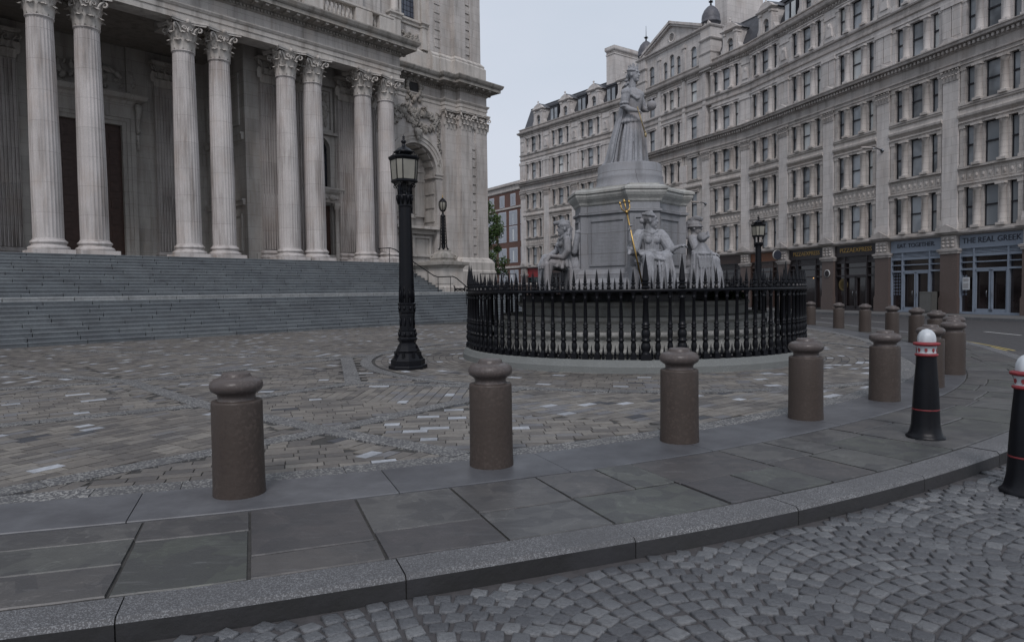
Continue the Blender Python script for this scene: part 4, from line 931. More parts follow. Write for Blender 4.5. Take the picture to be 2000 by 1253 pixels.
# long mouldings, one length per front
E_=[(0,0,28.85-.0),(1,0,W2),(2,0,W3)]
plan=[ND[0],ND[1],ND[2],ND[3]]
def band(name,prof,mat,extra=None,off=0):
    m=MB(); pts=[(p.x-ND[1].x,p.y-ND[1].y) for p in ND]
    e=(ND[3]-ND[2]).normalized(); pts.append((pts[-1][0]+e.y*9,pts[-1][1]-e.x*9))
    m.mould(pts[::-1],prof)
    if extra: extra(m)
    return m.build(name,M[mat],BR)
def dent(z,h,w,o,d,sp):
    def f(m):
        for s_ in range(3):
            p,q=ND[s_]-ND[1],ND[s_+1]-ND[1]; e=(q-p).normalized(); L=(q-p).length; n=Vector((-e.y,e.x)); k=int(L/sp)
            for i in range(k): c=p+e*((i+.5)*L/k)+n*o; m.cbox(c.x,c.y,z,w,d,h,0,math.atan2(e.y,e.x))
    return f
band('shop_cornice',[(-.4,4.42),(0,4.42),(.1,4.48),(.22,4.52),(.24,4.62),(.1,4.68),(-.4,4.7)],'facade_trim')
band('frieze_cornice',[(-.4,13.9),(.14,13.9),(.16,14.0),(.22,14.04),(.22,14.12),(.12,14.16),(.12,14.62),(.2,14.68),(.24,14.9),(.5,14.95),(.52,15.08),(.58,15.12),(.58,15.18),(-.4,15.24)],'facade_trim',dent(14.8,.16,.13,.3,.18,.27))
band('string_course',[(-.4,17.9),(.02,17.9),(.1,17.96),(.1,18.12),(.04,18.16),(.04,18.4),(.14,18.46),(.16,18.58),(-.4,18.62)],'facade_trim')
band('main_cornice',[(-.4,20.85),(.04,20.85),(.1,20.9),(.1,21.05),(.28,21.14),(.36,21.24),(.38,21.36),(.1,21.42),(.1,21.66),(.18,21.7),(.18,21.78),(-.4,21.8)],'facade_trim',dent(21.0,.12,.12,.14,.1,.3))
# body behind the fronts, mansard roof, dormers, chimneys
m=MB(); pts=[tuple(p-ND[1]) for p in ND]; 
def inset(d): 
    out=[]
    for i,p in enumerate(ND):
        e0=(ND[max(i,1)]-ND[max(i,1)-1]).normalized(); e1=(ND[min(i+1,3)]-ND[min(i,2)]).normalized(); n=(Vector((e0.y,-e0.x))+Vector((e1.y,-e1.x))); n=n/ n.dot(Vector((e0.y,-e0.x))); q=p+n*d-ND[1]; out.append((q.x,q.y))
    return out
a,b_=inset(.33),inset(13); m.slab(a+b_[::-1],4.4,21.75); a=inset(3.0); m.slab(a+b_[::-1],-.1,4.4); m.build('wall',M['facade'],BR)
m=MB(); r0,r1,r2=inset(.55),inset(1.75),inset(5)
for i in range(3):
    z=[21.8,24.6,25.1]; v=[(*r0[i],z[0]),(*r0[i+1],z[0]),(*r1[i+1],z[1]),(*r1[i],z[1]),(*r2[i],z[2]),(*r2[i+1],z[2])]
    m.add(v,[(0,1,2,3),(3,2,5,4)])
    m.tube([v[3],v[2]],.07,6)
v=[(*r0[3],21.8),(*r1[3],24.6),(*r2[3],25.1),(*inset(12)[3],25.1),(*inset(12)[3],21.8)]; m.add(v,[(0,1,2,3,4)]); m.build('mansard_roof',M['slate'],BR)
m=MB(); m.arch(-.8,.8,21.7,23.75,0,.36,22.6,-.02,.4,10,zb=21.85)
for sx in (-1,1): m.box(sx*.66-.14,sx*.66+.14,-.08,.5,21.8,23.3); m.box(sx*.66-.2,sx*.66+.2,-.14,.5,23.3,23.5); m.prism([(sx*.8,21.75),(sx*1.15,21.75),(sx*1.1,22.1),(sx*.92,22.4),(sx*.86,22.9),(sx*.8,23.0)],0,.5)
m.box(-.79,-.42,.01,1.7,21.7,23.68); m.box(.42,.79,.01,1.7,21.7,23.68); m.box(-.78,.78,0.31,1.68,23.31,23.72)
m.mould([(-.86,.3),(-.86,-.08),(.86,-.08),(.86,.3)],[(0,23.5),(.08,23.56),(.18,23.64),(.18,23.72),(0,23.76)])
m.prism([(-.95,23.74),(.95,23.74),(.5,24.1),(0,24.28),(-.5,24.1)],-.16,.2); m.lathe([(.12,24.25),(.08,24.34),(.05,24.4),(.11,24.5),(.09,24.6),(.001,24.66)],8,0,0); DOR=m.mesh('dormer',M['facade_pale'])
m=MB(); m.add([(-.4,.25,21.8),(.4,.25,21.8),(.4,.25,23.1),(-.4,.25,23.1)],[(0,1,2,3)]); DP=m.mesh('pane',M['pane']); m=MB(); m.box(-.38,.38,.2,.26,22.38,22.46); m.box(-.38,-.32,.2,.26,21.85,22.6); m.box(.32,.38,.2,.26,21.85,22.6); DS=m.mesh('sash',M['sash'])
m=MB(); m.prism([(-1.0,23.7),(1.0,23.7),(0,24.4)],.15,2.4); DRF=m.mesh('dormer_roof',M['slate'])
m=MB(); m.box(-.75,.75,.55,2.0,21.8,23.6); m.prism([(-.85,23.6),(.85,23.6),(.8,23.8),(-.8,23.8)],.45,2.2)
for x in (-.36,.36): m.box(x-.3,x+.3,.5,.56,21.95,23.4)
FD=m.mesh('flat_dormer',M['sash']); FP=[]
for x in (-.36,.36): m=MB(); m.add([(x+d,.49,z) for d,z in ((-.24,22.05),(.24,22.05),(.24,23.3),(-.24,23.3))],[(0,1,2,3)]); FP.append(m.mesh('pane',M['pane']))
def dormer(seg,al):
    o=put('dormer',DOR,seg,al,.1); link('sash',DS,o); link('pane',DP,o); link('dormer_roof',DRF,o)
for al in (2.4,7.2,12.0,16.8,21.6,26.4): dormer(0,al)
for al in (4.8,9.6,14.4,19.2,24.0): o=put('flat_dormer',FD,0,al); [link('pane',x,o) for x in FP]
dormer(1,2.0); 
for al in (2.5,7.1,11.9,16.9): dormer(2,al)
for al in (4.8,9.5,14.4): o=put('flat_dormer',FD,2,al); [link('pane',x,o) for x in FP]
def chimney(seg,al,y,w,d,z0,z1):
    m=MB(); m.box(-w/2,w/2,-d/2,d/2,z0,z1-.5); m.mould([(-w/2,-d/2),(w/2,-d/2),(w/2,d/2),(-w/2,d/2)],[(0,z1-.9),(.06,z1-.86),(.06,z1-.76),(0,z1-.74),(0,z1-.5),(.1,z1-.4),(.14,z1-.3),(.14,z1),(-w/2,z1)],True); put('chimney',m.mesh('chimney',M['facade_pale']),seg,al,y)
chimney(2,5.4,3.2,1.2,4.4,22,28.0); chimney(1,5.2,4.2,1.6,4.3,22,31.5); chimney(0,12,4.2,1.2,4.5,22,29.8)
# ---- shopfronts
M['blue_shop']=plain('pale_blue_shop_paint',(.20,.235,.29),.5,0,.12,3); M['dark_shop']=plain('dark_shop_paint',(.022,.018,.02),.45); M['brown_shop']=plain('brown_shop_paint',(.05,.03,.025),.5); M['orange_fascia']=plain('orange_fascia',(.16,.06,.025),.6); M['gold_letter']=plain('gold_letters',(.42,.27,.08),.45); M['navy_letter']=plain('dark_letters',(.03,.035,.05),.5)
M['shop_glass']=glass('shop_glass',(.028,.02,.02),.06,.7,.7); M['red_fascia']=plain('red_fascia',(.22,.012,.015),.6); M['teal']=plain('teal_hoarding',(.02,.06,.065),.6)
def shop(seg,al,w,frame,fascia,doors=True,dz=2.5,sign=None,letter='gold_letter',size=.4,sx=1,fz=(3.74,4.4)):
    h=w/2-.56; m=MB(); m.box(-h,h,.0,.3,3.0 if False else fz[0]-.08,fz[0]); m.box(-h,h,.05,.3,3.2,3.3); m.box(-h,h,.05,.3,2.86,2.92)
    for k in range(5): m.box(-h,h,.06+.012*(k%2),.2,3.3+k*.075,3.3+k*.075+.05)
    m.box(-h,h,.05,.3,dz,dz+.1); m.box(-h,h,.0,.3,0,.12)
    xs=[-h,-.98,.98,h]
    for x in xs: m.box(max(-h,x-.045),min(h,x+.045),.02,.26,0,3.66)
    o=put('shopfront',m.mesh('shopfront',M[frame]),seg,al,.05)
    m=MB(); m.box(-h-.02,h+.02,.03,.4,fz[0],fz[1]); f=link('fascia',m.mesh('fascia',M[fascia]),o)
    if sign: s=link('sign_lettering',text_mesh(sign,size,.012,M[letter],'sign_lettering',sx),f); s.location=(0,.015,(fz[0]+fz[1])/2)
    for a,b_ in zip(xs[:-1],xs[1:]):
        m=MB(); m.add([(a,.2,.12),(b_,.2,.12),(b_,.2,3.7),(a,.2,3.7)],[(0,1,2,3)]); link('pane',m.mesh('pane',M['shop_glass']),o)
    if doors:
        for s_ in (-1,1):
            m=MB(); x0,x1=sorted((s_*.02,s_*.94)); 
            for q in ((x0,x0+.09,.12,dz),(x1-.09,x1,.12,dz),(x0,x1,.12,.3),(x0,x1,dz-.1,dz)): m.box(q[0],q[1],.06,.14,q[2],q[3])
            d=link('door',m.mesh('door',M[frame]),o); m=MB(); m.tube([(s_*.16,.0,.95),(s_*.16,-.04,1.0),(s_*.16,-.04,1.25),(s_*.16,0,1.3)],.018,6); link('handle',m.mesh('handle',plain('steel_handle',(.3,.31,.33),.3,1) if 'steel' not in M else M['steel']),d)
    return o
M['steel']=plain('steel_handle',(.3,.31,.33),.3,1)
shop(0,2.4,4.8,'blue_shop','blue_shop')
g1=shop(0,7.2,4.8,'blue_shop','blue_shop',True,2.45,'THE REAL GREEK','navy_letter',.43,1.02)
g2=shop(0,12.0,4.8,'blue_shop','blue_shop',True,2.45,'EAT. TOGETHER.','navy_letter',.36,1)
p1=shop(0,16.8,4.8,'dark_shop','dark_shop',True,2.3,'PIZZAEXPRESS','gold_letter',.42,1.05)
p2=shop(0,21.6,4.8,'dark_shop','dark_shop',False,2.3,'PIZZAEXPRESS','gold_letter',.42,1.05)
shop(0,26.4,4.8,'brown_shop','orange_fascia',False,2.3); shop(1,2.4,4.8,'dark_shop','brown_shop',True,2.3)
shop(1,6.4,3.6,'dark_shop','brown_shop',False); shop(1,9.65,3.6,'dark_shop','dark_shop'); shop(1,12.8,3.6,'dark_shop','brown_shop',False)
for i in range(3): shop(2,w3*(i+.5),w3,'dark_shop',('brown_shop','dark_shop','brown_shop')[i],i!=1)
sr=shop(2,w3*3.5-.2,w3-.5,'teal','red_fascia',False,2.0,None,'gold_letter',.4,1,(3.3,4.4))
# menu boards, lattice decals, round sign plates
def onto(name,mb,mat,parent): return link(name,mb.mesh(name,mat),parent)
m=MB(); m.box(-1.62,-1.2,-.0,.03,1.35,2.05) ; onto('menu_poster',m,M['white'],g1)
m=MB(); m.box(-1.57,-1.25,-.006,.0,1.42,1.72); m.box(-1.57,-1.25,-.006,0,1.8,1.98); onto('menu_print',m,plain('menu_grey',(.3,.3,.31),.6),g1)
def decal(parent,x0,n,k):
    m=MB()
    for i in range(n):
        for j in range(k):
            x=x0+i*.2; z=1.1+j*.2; m.add([(x-.09,.185,z),(x,.185,z-.09),(x+.09,.185,z),(x,.185,z+.09)],[(0,1,2,3)])
    onto('lattice_decal',m,plain('decal_blue',(.12,.14,.18),.5),parent)
decal(g1,-1.75,2,6); decal(g2,-1.7,3,7)
TS=Matrix.Translation((0,-.62,4.12))@Matrix.Rotation(pi/2,4,'Y')
m=MB(); m.lathe([(.001,-.05),(.38,-.05),(.38,.05),(.001,.05)],28,T=TS); m.box(-.03,.03,-.3,.0,4.08,4.16)
o=put('round_sign',m.mesh('round_sign',plain('pale_sign',(.40,.39,.37),.5)),0,24.0,0)
m=MB(); m.lathe([(.33,.05),(.36,.05),(.36,.06),(.33,.06)],28,T=TS)
for k in range(12): a=k*pi/6; m.cbox(.056,-.62+.27*cos(a),4.12+.27*sin(a),.012,.03,.06)
m.cbox(.056,-.62,4.17,.012,.02,.14); m.cbox(.056,-.57,4.12,.012,.12,.02)
onto('sign_marks',m,M['navy_letter'],o)
m=MB(); m.lathe([(.001,0),(.27,0),(.27,.05),(.001,.05)],28,T=Matrix.Translation((0,-.1,2.55))@Matrix.Rotation(pi/2,4,'X')); o=put('round_plaque',m.mesh('round_plaque',plain('plaque_rim',(.4,.4,.4),.5)),0,19.2,0)
m=MB(); m.lathe([(.2,0),(.22,0),(.22,.01),(.2,.01)],28,T=Matrix.Translation((0,-.15,2.55))@Matrix.Rotation(pi/2,4,'X'))
for k in range(3): m.cbox(0,-.155,2.45+.1*k,.26-.06*abs(k-1),.01,.05)
for k in range(6): a=k*pi/3; m.cbox(.15*cos(a),-.155,2.55+.15*sin(a),.02,.01,.06,0,0)
onto('plaque_marks',m,M['dark_shop'],o)
m=MB(); m.lathe([(.001,0),(.42,0)],32,T=Matrix.Translation((-1.25,.18,1.75))@Matrix.Rotation(pi/2,4,'X')); d_=onto('round_window_badge',m,plain('badge_dark',(.05,.04,.03),.5),p1)
m=MB()
for r_ in (.4,.27): m.lathe([(r_,0),(r_+.025,0),(r_+.025,.008),(r_,.008)],32,T=Matrix.Translation((-1.25,.178,1.75))@Matrix.Rotation(pi/2,4,'X'))
for k in range(16): a=k*pi/8; m.cbox(-1.25+.335*cos(a),.172,1.75+.335*sin(a),.03,.008,.06)
onto('badge_marks',m,plain('badge_gold',(.16,.12,.05),.5),d_)
M['bulb']=plain('warm_bulb',(.8,.5,.2),.5); M['bulb'].node_tree.nodes['Principled BSDF'].inputs['Emission Color'].default_value=(1,.55,.2,1); M['bulb'].node_tree.nodes['Principled BSDF'].inputs['Emission Strength'].default_value=1.2
rb=random.Random(5)
for seg,al,n in ((0,26.4,7),(1,2.4,8),(0,21.6,2)):
    for k in range(n):
        m=MB(); m.blob((0,0,0),.035,5,6); l,rz=fr(seg,al+rb.uniform(-1.6,1.6),.17,rb.uniform(1.5,2.3)); link('shop_light',m.mesh('shop_light',M['bulb']),BR,l,rz)
# street lights on brackets
def bracket(seg,al,z):
    m=MB(); m.lathe([(.001,0),(.13,0),(.13,.06),(.001,.06)],12,T=Matrix.Translation((0,-.12,z))@Matrix.Rotation(pi/2,4,'X')); m.tube([(0,-.15,z),(0,-.5,z+.12),(0,-1.0,z+.1)],.05,6); o=put('bracket_light',m.mesh('bracket_light',M['steel']),seg,al)
    m=MB(); m.blob((0,-1.35,z+.12),(.14,.5,.09),6,10); link('light_head',m.mesh('light_head',M['facade_trim']),o)
bracket(0,14.4,10.2); bracket(1,4.8,9.2)
# utility cabinet by the pier
cb=thing('utility_cabinet','grey metal utility cabinet against the shop pier between two pale blue shopfronts','cabinet')
l,rz=fr(0,10.6,-.45); cb.location=(l[0]+ND[1].x,l[1]+ND[1].y,0); cb.rotation_euler=(0,0,rz)
m=MB(); m.bbox(-.42,.42,-.2,.2,0,1.25,.02); m.build('cabinet_body',plain('cabinet_grey',(.085,.085,.08),.5),cb); m=MB(); m.box(-.36,.36,-.215,-.2,.12,1.12); m.box(-.03,.0,-.23,-.21,.55,.7); m.build('cabinet_door',plain('cabinet_door_grey',(.11,.11,.105),.5),cb)
# pavement before the shops, road lines, far kerb
def lane(name,d0,d1,z0,z1,mat):
    o0=[(x+ND[1].x,y+ND[1].y) for x,y in inset(d0)]; o1=[(x+ND[1].x,y+ND[1].y) for x,y in inset(d1)]
    for q in (o0,o1):
        e=(Vector(q[0])-Vector(q[1])).normalized(); q[0]=tuple(Vector(q[0])+e*60); e=(Vector(q[3])-Vector(q[2])).normalized(); q[3]=tuple(Vector(q[3])+e*60)
    m=MB(); m.slab(o0+o1[::-1],z0,z1); return struct(m.build(name,mat))
lane('shop_pavement',.5,-3.2,-.148,-.01,M['pave']); lane('shop_kerb',-3.2,-3.5,-.148,-.006,M['kerb'])
M['line_yellow']=plain('yellow_line_paint',(.42,.33,.10),.7); M['line_white']=plain('white_line_paint',(.45,.45,.44),.7)
def ribbon(name,o0,o1,s0,s1,z,mat):
    m=MB(); ss=np.linspace(s0,s1,50); a=[(*cp(s,o0),z) for s in ss]; b_=[(*cp(s,o1),z) for s in ss]; m.add(a+b_,[(i,i+1,50+i+1,50+i) for i in range(49)]); return struct(m.build(name,mat))
sK=LEN*.42
ribbon('yellow_line',2.55,2.62,sK,LEN-6,-.143,M['line_yellow']); ribbon('yellow_line',2.72,2.79,sK,LEN-6,-.143,M['line_yellow'])
m=MB()
for i in range(9):
    s0=LEN*.40+i*4; a,b_,c,d=cp(s0,5.6),cp(s0+1.8,5.6),cp(s0+1.8,5.72),cp(s0,5.72); m.add([(*p,-.142) for p in (a,b_,c,d)],[(0,1,2,3)])
struct(m.build('road_marking',M['line_white']))
# ---------------------------------------------------------------- brick block, boundary wall and tree beyond
kb=NT('red_brick'); o_=kb.obj(); xx=kb.n('SeparateXYZ',i0=o_); vec=kb.n('CombineXYZ',X=xx.outputs[0],Y=xx.outputs[2]).outputs[0]
bt=kb.n('TexBrick',Vector=vec,Color1=(.15,.052,.036,1),Color2=(.11,.042,.03,1),Mortar=(.11,.09,.075,1),Scale=1,Mortar_Size=.012,Brick_Width=.24,Row_Height=.08); kb.set(kb.b.inputs['Base Color'],kb.mix(kb.ramp(kb.noise(kb.pos(),.6),.4,.7),bt.outputs['Color'],(.095,.055,.042,1))); kb.b.inputs['Roughness'].default_value=.85; M['brick']=kb.m
P0=Vector((2.3,96)); eB=Vector((-.53,.848)).normalized()
bk=thing('brick_building','red brick block with white framed windows rising beyond the end of the stone building','building',(P0.x,P0.y,0),math.atan2(-eB.y,-eB.x))
m=MB(); m.box(-16,2,0,12,0,16.0); m.build('wall',M['brick'],bk)
m=MB(); m.mould([(-16,12),(-16,0),(2,0),(2,12)],[(0,15.9),(.15,16.0),(.15,16.6),(.4,16.75),(.4,17.1),(-3,17.4)]); m.box(-16,2,-.12,.2,13.45,13.7); m.box(-16,2,-.2,.2,4.9,5.2); m.build('roof',M['facade'],bk)
m=MB(); m.box(-.62,.62,-.06,.1,0,1.75); sv=plain('window_white',(.46,.48,.52),.5)
def bwin(x,z,w,h):
    m=MB(); m.box(x-w/2-.12,x+w/2+.12,-.05,.06,z-.1,z+h+.14); o=link('window',m.mesh('window',sv),bk); g=MB(); g.add([(x-.16,-.055,z+.1),(x+.16,-.055,z+.1),(x+.16,-.055,z+h-.35),(x-.16,-.055,z+h-.35)],[(0,1,2,3)]); link('pane',g.mesh('pane',M['pane']),o)
    b2=MB(); b2.box(x-w/2-.02,x-.2,-.075,-.05,z+.05,z+h-.3); b2.box(x+.2,x+w/2+.02,-.075,-.05,z+.05,z+h-.3); b2.box(x-w/2-.02,x+w/2+.02,-.07,-.05,z+h-.27,z+h+.02); link('frame',b2.mesh('frame',plain('frame_grey_white',(.33,.35,.39),.5) if 'fgw' not in M else M['fgw']),o)
M['fgw']=plain('frame_grey_white',(.33,.35,.39),.5)
for k in range(5):
    x=-.6-k*3.0
    for z,h in ((6.0,1.9),(9.0,2.0),(11.6-.2,1.8)): bwin(x,z-.2,1.9,h)
    bwin(x,14.1-.2,1.1,1.5); bwin(x-.5,2.6,.8,1.9); bwin(x+.7,2.6,.8,1.9)
wl=thing('boundary_wall','low brown stone boundary wall below the brick building','wall',(1.0,78,0),R(-20))
m=MB(); m.box(-7,3.4,-.2,.2,0,2.3); m.build('wall_face',M['brown_granite'],wl); m=MB(); m.box(-7.1,3.5,-.3,.3,2.3,2.5); m.build('coping',M['facade_trim'],wl)
tr=thing('tree','green leafy tree beside the cathedral tower, in front of the brick building','tree',(-2.75,80,0))
m=MB(); m.tube([(0,0,0),(.1,0,2.5),(0,.1,5),(.1,0,8)],[.28,.24,.18,.08],8)
tr_r=random.Random(2); limbs=[]
for k in range(12):
    a=tr_r.uniform(0,2*pi); z=tr_r.uniform(2.8,8); L=tr_r.uniform(1.2,2.6)*(1.1-(z/14)); tip=(cos(a)*L,sin(a)*L,z+tr_r.uniform(.6,1.6)); m.tube([(0,0,z-.3),(tip[0]*.5,tip[1]*.5,z+.3),tip],[.09,.06,.025],5); limbs.append(tip)
m.build('trunk',plain('bark',(.06,.05,.04),.9),tr)
lm=NT('leaves'); at=lm.n('Attribute',{'attribute_name':'tone'}).outputs['Fac']; lm.set(lm.b.inputs['Base Color'],lm.mix(at,(.02,.05,.012,1),(.085,.14,.03,1))); lm.b.inputs['Roughness'].default_value=.6
m=MB(); cl=limbs+[(tr_r.uniform(-1.3,1.3),tr_r.uniform(-1.3,1.3),tr_r.uniform(3,10.6)) for _ in range(26)]+[(.1,0,11.5),(.3,.2,10.9)]
for cx_,cy_,cz_ in cl:
    rr=tr_r.uniform(.5,.95); tn=tr_r.uniform(.1,.9)
    for _ in range(150):
        v=Vector((tr_r.gauss(0,1),tr_r.gauss(0,1),tr_r.gauss(0,.8))); v=v.normalized()*rr*tr_r.uniform(.4,1.05); c=Vector((cx_,cy_,cz_))+v; s_=tr_r.uniform(.07,.14)
        u=Vector((tr_r.gauss(0,1),tr_r.gauss(0,1),tr_r.gauss(0,1))).normalized(); w_=u.orthogonal().normalized()*s_; u*=s_*1.5
        m.add([c-u,c+w_*.7,c+u,c-w_*.7],[(0,1,2,3)],False,0,None,min(1,max(0,tn+tr_r.uniform(-.3,.3)))+.001)
m.build('crown',lm.m,tr)
# ---------------------------------------------------------------- monument: steps, pedestal, railing
MX,MY=3.01,17.41
def pa(phi): return R(phi)-pi/2-R(9.8)       # phi: 0 = towards the viewer, positive to the right
pd2=thing('monument_pedestal','grey stone octagonal monument pedestal with inscribed panels and moulded cornice on round steps','pedestal',(MX,MY,0))
def ring(z0,z1,r,n=72,lip=.05):
    m=MB(); m.lathe([(r-.12,z0-.05),(r-.1,z0),(r-.1,z1-.14),(r-.06,z1-.13),(r-.05,z1-.11),(r,z1-.09),(r+.012,z1-.05),(r,z1-.015),(r-.02,z1),(.5,z1+.004)],n,sm=False); return m
for z0,z1,r in ((-.05,.42,3.78),(.4,.75,3.55),(.74,1.05,3.3),(1.04,1.36,2.85)): ring(z0,z1,r).build('round_step',M['oldstep'],pd2)
def octo(k=0):
    P=[]
    for q in range(4):
        a=pa(-30+90*q); 
        for sx in (-1,1): P.append((1.08*cos(a)-sx*.55*sin(a),1.08*sin(a)+sx*.55*cos(a)))
        b_=pa(15+90*q)
        for sx in (-1,1): P.append((1.33*cos(b_)-sx*.36*sin(b_),1.33*sin(b_)+sx*.36*cos(b_)))
    return P
OC=octo()
m=MB(); m.slab(OC,1.3,4.0)
m.build('pedestal_body',M['pedestal'],pd2)
m=MB(); m.mould(OC,[(-.05,1.3),(.22,1.3),(.22,1.8),(.16,1.86),(.12,1.9),(.12,2.0),(.04,2.08),(0,2.12)],True); m.mould(OC,[(0,3.42),(.05,3.45),(.05,3.5),(0,3.52)],True); m.build('pedestal_plinth',M['pedestal'],pd2)
m=MB(); m.mould(OC,[(-.05,3.66),(0,3.66),(.03,3.69),(.05,3.74),(.11,3.82),(.14,3.88),(.14,3.93),(.17,3.95),(.17,4.0),(.06,4.05),(-.05,4.08)],True); m.slab([(x*.99,y*.99) for x,y in OC],3.9,4.1); [m.slab([(x*s_,y*s_) for x,y in OC],4.05,4.05+h_) for s_,h_ in ((.97,.02),(.88,.04),(.79,.06),(.7,.075))]; m.lathe([(.96,4.10),(.86,4.14),(.3,4.15)],48); m.build('pedestal_cornice',M['oldstep'],pd2)
for q in range(4):
    a=pa(-30+90*q); T=Matrix.Rotation(a+pi/2,4,'Z')
    m=MB(); y=-1.08
    for b_ in ((-.5,.5,2.2,2.25),(-.5,.5,3.28,3.33),(-.5,-.45,2.25,3.28),(.45,.5,2.25,3.28)): m.box(b_[0],b_[1],y-.03,y+.02,b_[2],b_[3],T=T)
    p=m.build('inscription_panel',M['pedestal'],pd2)
    m=MB(); rr=random.Random(q)
    for ln in range(10):                         # worn, unreadable carved lines
        z=3.16-ln*.092; wd=rr.choice((.2,.3,.36,.26)); x=-wd
        while x<wd: l_=rr.uniform(.008,.022); m.box(x,x+l_,y-.0035,y+.01,z-.013,z+rr.uniform(.0,.014),T=T); x+=l_+rr.choice((.012,.012,.03))
    m.build('worn_inscription',plain('worn_letters',(.22,.225,.23),.8),p)
    b_=pa(15+90*q); T=Matrix.Rotation(b_+pi/2,4,'Z'); m=MB()
    for bb in ((-.26,.26,2.2,2.24),(-.26,.26,3.3,3.34),(-.26,-.22,2.24,3.3),(.22,.26,2.24,3.3)): m.box(bb[0],bb[1],-1.36,-1.31,bb[2],bb[3],T=T)
    m.build('pier_panel',M['pedestal'],pd2)
m=MB(); m.lathe([(.92,4.10),(.92,4.14),(.87,4.18),(.84,4.26),(.82,4.36),(.83,4.40),(.80,4.42),(.79,4.68),(.77,4.71),(.2,4.715)],64); m.build('round_socle',M['pedestal'],pd2)
fig_plinths=[]
for q,(ph,w_) in enumerate(((15,.62),(-75,.75),(105,.75),(195,.6))):
    a=pa(ph); m=MB(); m.bbox(-w_,w_,-1.0,.5,1.36,1.52,.02); o=m.build('figure_plinth',M['pedestal'],pd2,(1.75*cos(a),1.75*sin(a),0),a+pi/2)
# weeds growing on the top step
wd=thing('weed_clump','small green weed clump growing on the monument step at right of the seated figures','plant',(MX+2.25,MY-.6,1.36))
m=MB(); wr=random.Random(8)
for _ in range(260):
    a=wr.uniform(0,2*pi); r_=wr.uniform(0,.45); h=wr.uniform(.03,.26)*(1-r_); p=Vector((r_*cos(a),r_*sin(a)*.5,h)); d=Vector((wr.gauss(0,1),wr.gauss(0,1),wr.uniform(.2,1))).normalized()*.07; s_=d.orthogonal().normalized()*.025
    m.add([p-d,p+s_,p+d,p-s_],[(0,1,2,3)],False,0,None,wr.uniform(.1,1))
m.build('foliage',lm.m,wd); m=MB()
for k in range(6): a=k; m.tube([(0,0,0),(.1*cos(a),.06*sin(a),.1),(.25*cos(a),.12*sin(a),.18)],.006,4)
m.build('stem',lm.m,wd)
# ---- railing
rl=thing('iron_railing','round black spiked iron railing on a low stone kerb enclosing the statue group','railing',(MX,MY,0))
m=MB(); m.lathe([(4.27,-.03),(4.25,.0),(4.25,.12),(4.23,.15),(4.19,.235),(4.16,.25),(3.98,.25),(3.93,.2),(3.93,-.03)],108,sm=False); m.build('railing_kerb',M['plinth'],rl)
m=MB(); m.lathe([(4.115,1.575),(4.125,1.595),(4.125,1.62),(4.11,1.635),(4.03,1.635),(4.015,1.62),(4.015,1.595),(4.025,1.575),(4.115,1.575)],144); m.build('top_rail',M['iron'],rl)
RF=4.07
def baluster(k=1.0,spk=.34):
    m=MB(); b=.06*k
    m.box(-b,b,-b,b,.25,.35); m.lathe([(r*k,z) for r,z in ((.052,.35),(.052,.37),(.038,.40),(.05,.44),(.058,.50),(.05,.56),(.04,.6),(.056,.615),(.056,.64),(.04,.655),(.046,.70),(.053,.75),(.046,.82),(.034,.86),(.05,.875),(.05,.895),(.036,.91),(.05,.925),(.05,.945),(.036,.965),(.038,1.0),(.029,1.44),(.04,1.45),(.04,1.475),(.03,1.49),(.036,1.52),(.06,1.575))],10)
    return m
def spike(k=1.0,h=.4):
    m=MB(); m.lathe([(.034*k,1.63),(.046*k,1.66),(.03*k,1.70),(.026*k,1.725),(.05*k,1.735),(.05*k,1.75),(.028*k,1.765),(.034*k,1.80),(.024*k,1.80+.4*(h-.2)),(.003,1.63+h)],8,sm=False); return m
BAL=baluster().mesh('baluster',M['iron']); SPK=spike().mesh('spike',M['iron']); POST=baluster(1.75).mesh('gate_post',M['iron']); PSP=spike(1.95,.68).mesh('spike',M['iron'])
m=MB(); m.lathe([(.022,1.63),(.028,1.66),(.018,1.67),(.024,1.71),(.002,1.86)],6,sm=False); SS=m.mesh('small_spike',M['iron'])
m=MB(); m.lathe([(.024,.25),(.028,.30),(.018,.32),(.026,.37),(.002,.54)],6,sm=False); DS2=m.mesh('dog_spike',M['iron'])
m=MB(); m.tube([(.06,0,1.5),(.05,0,1.56),(.0,0,1.585)],.012,4)
gates=[9.1+90*q+s_ for q in range(4) for s_ in (-5,5)]
N=108; posn=[4.1+360/N*i for i in range(N)]
def pol(ph,r=RF): a=pa(ph); return (r*cos(a),r*sin(a),0),a
posts=[p for p in posn if min(abs((p-g+180)%360-180) for g in gates)<1.7]
bal=[p for p in posn if p not in posts]
for p in posts: l,a=pol(p); o=link('gate_post',POST,rl,l,a); link('spike',PSP,o)
for p in sorted(bal,key=lambda p:abs((p+180)%360-180))[:100]: l,a=pol(p); o=link('baluster',BAL,rl,l,a); link('spike',SPK,o)
sm_=sorted([p+180/N for p in posn],key=lambda p:abs((p+180)%360-180))
for p in sm_[:100]: l,a=pol(p); link('small_spike',SS,rl,l,a)
for p in sm_[:58]: l,a=pol(p); link('dog_spike',DS2,rl,l,a)
def rest(name,mesh,ps):
    m=MB(); vs=[tuple(v.co) for v in mesh.vertices]; fs=[tuple(f.vertices) for f in mesh.polygons]
    for p in ps: l,a=pol(p); m.add(vs,fs,False,0,Matrix.Translation(l)@Matrix.Rotation(a,4,'Z'))
    o=m.build(name,M['iron'],rl); o['kind']='stuff'
rest('small_spike',SS,sm_[100:]); rest('dog_spike',DS2,sm_[58:])
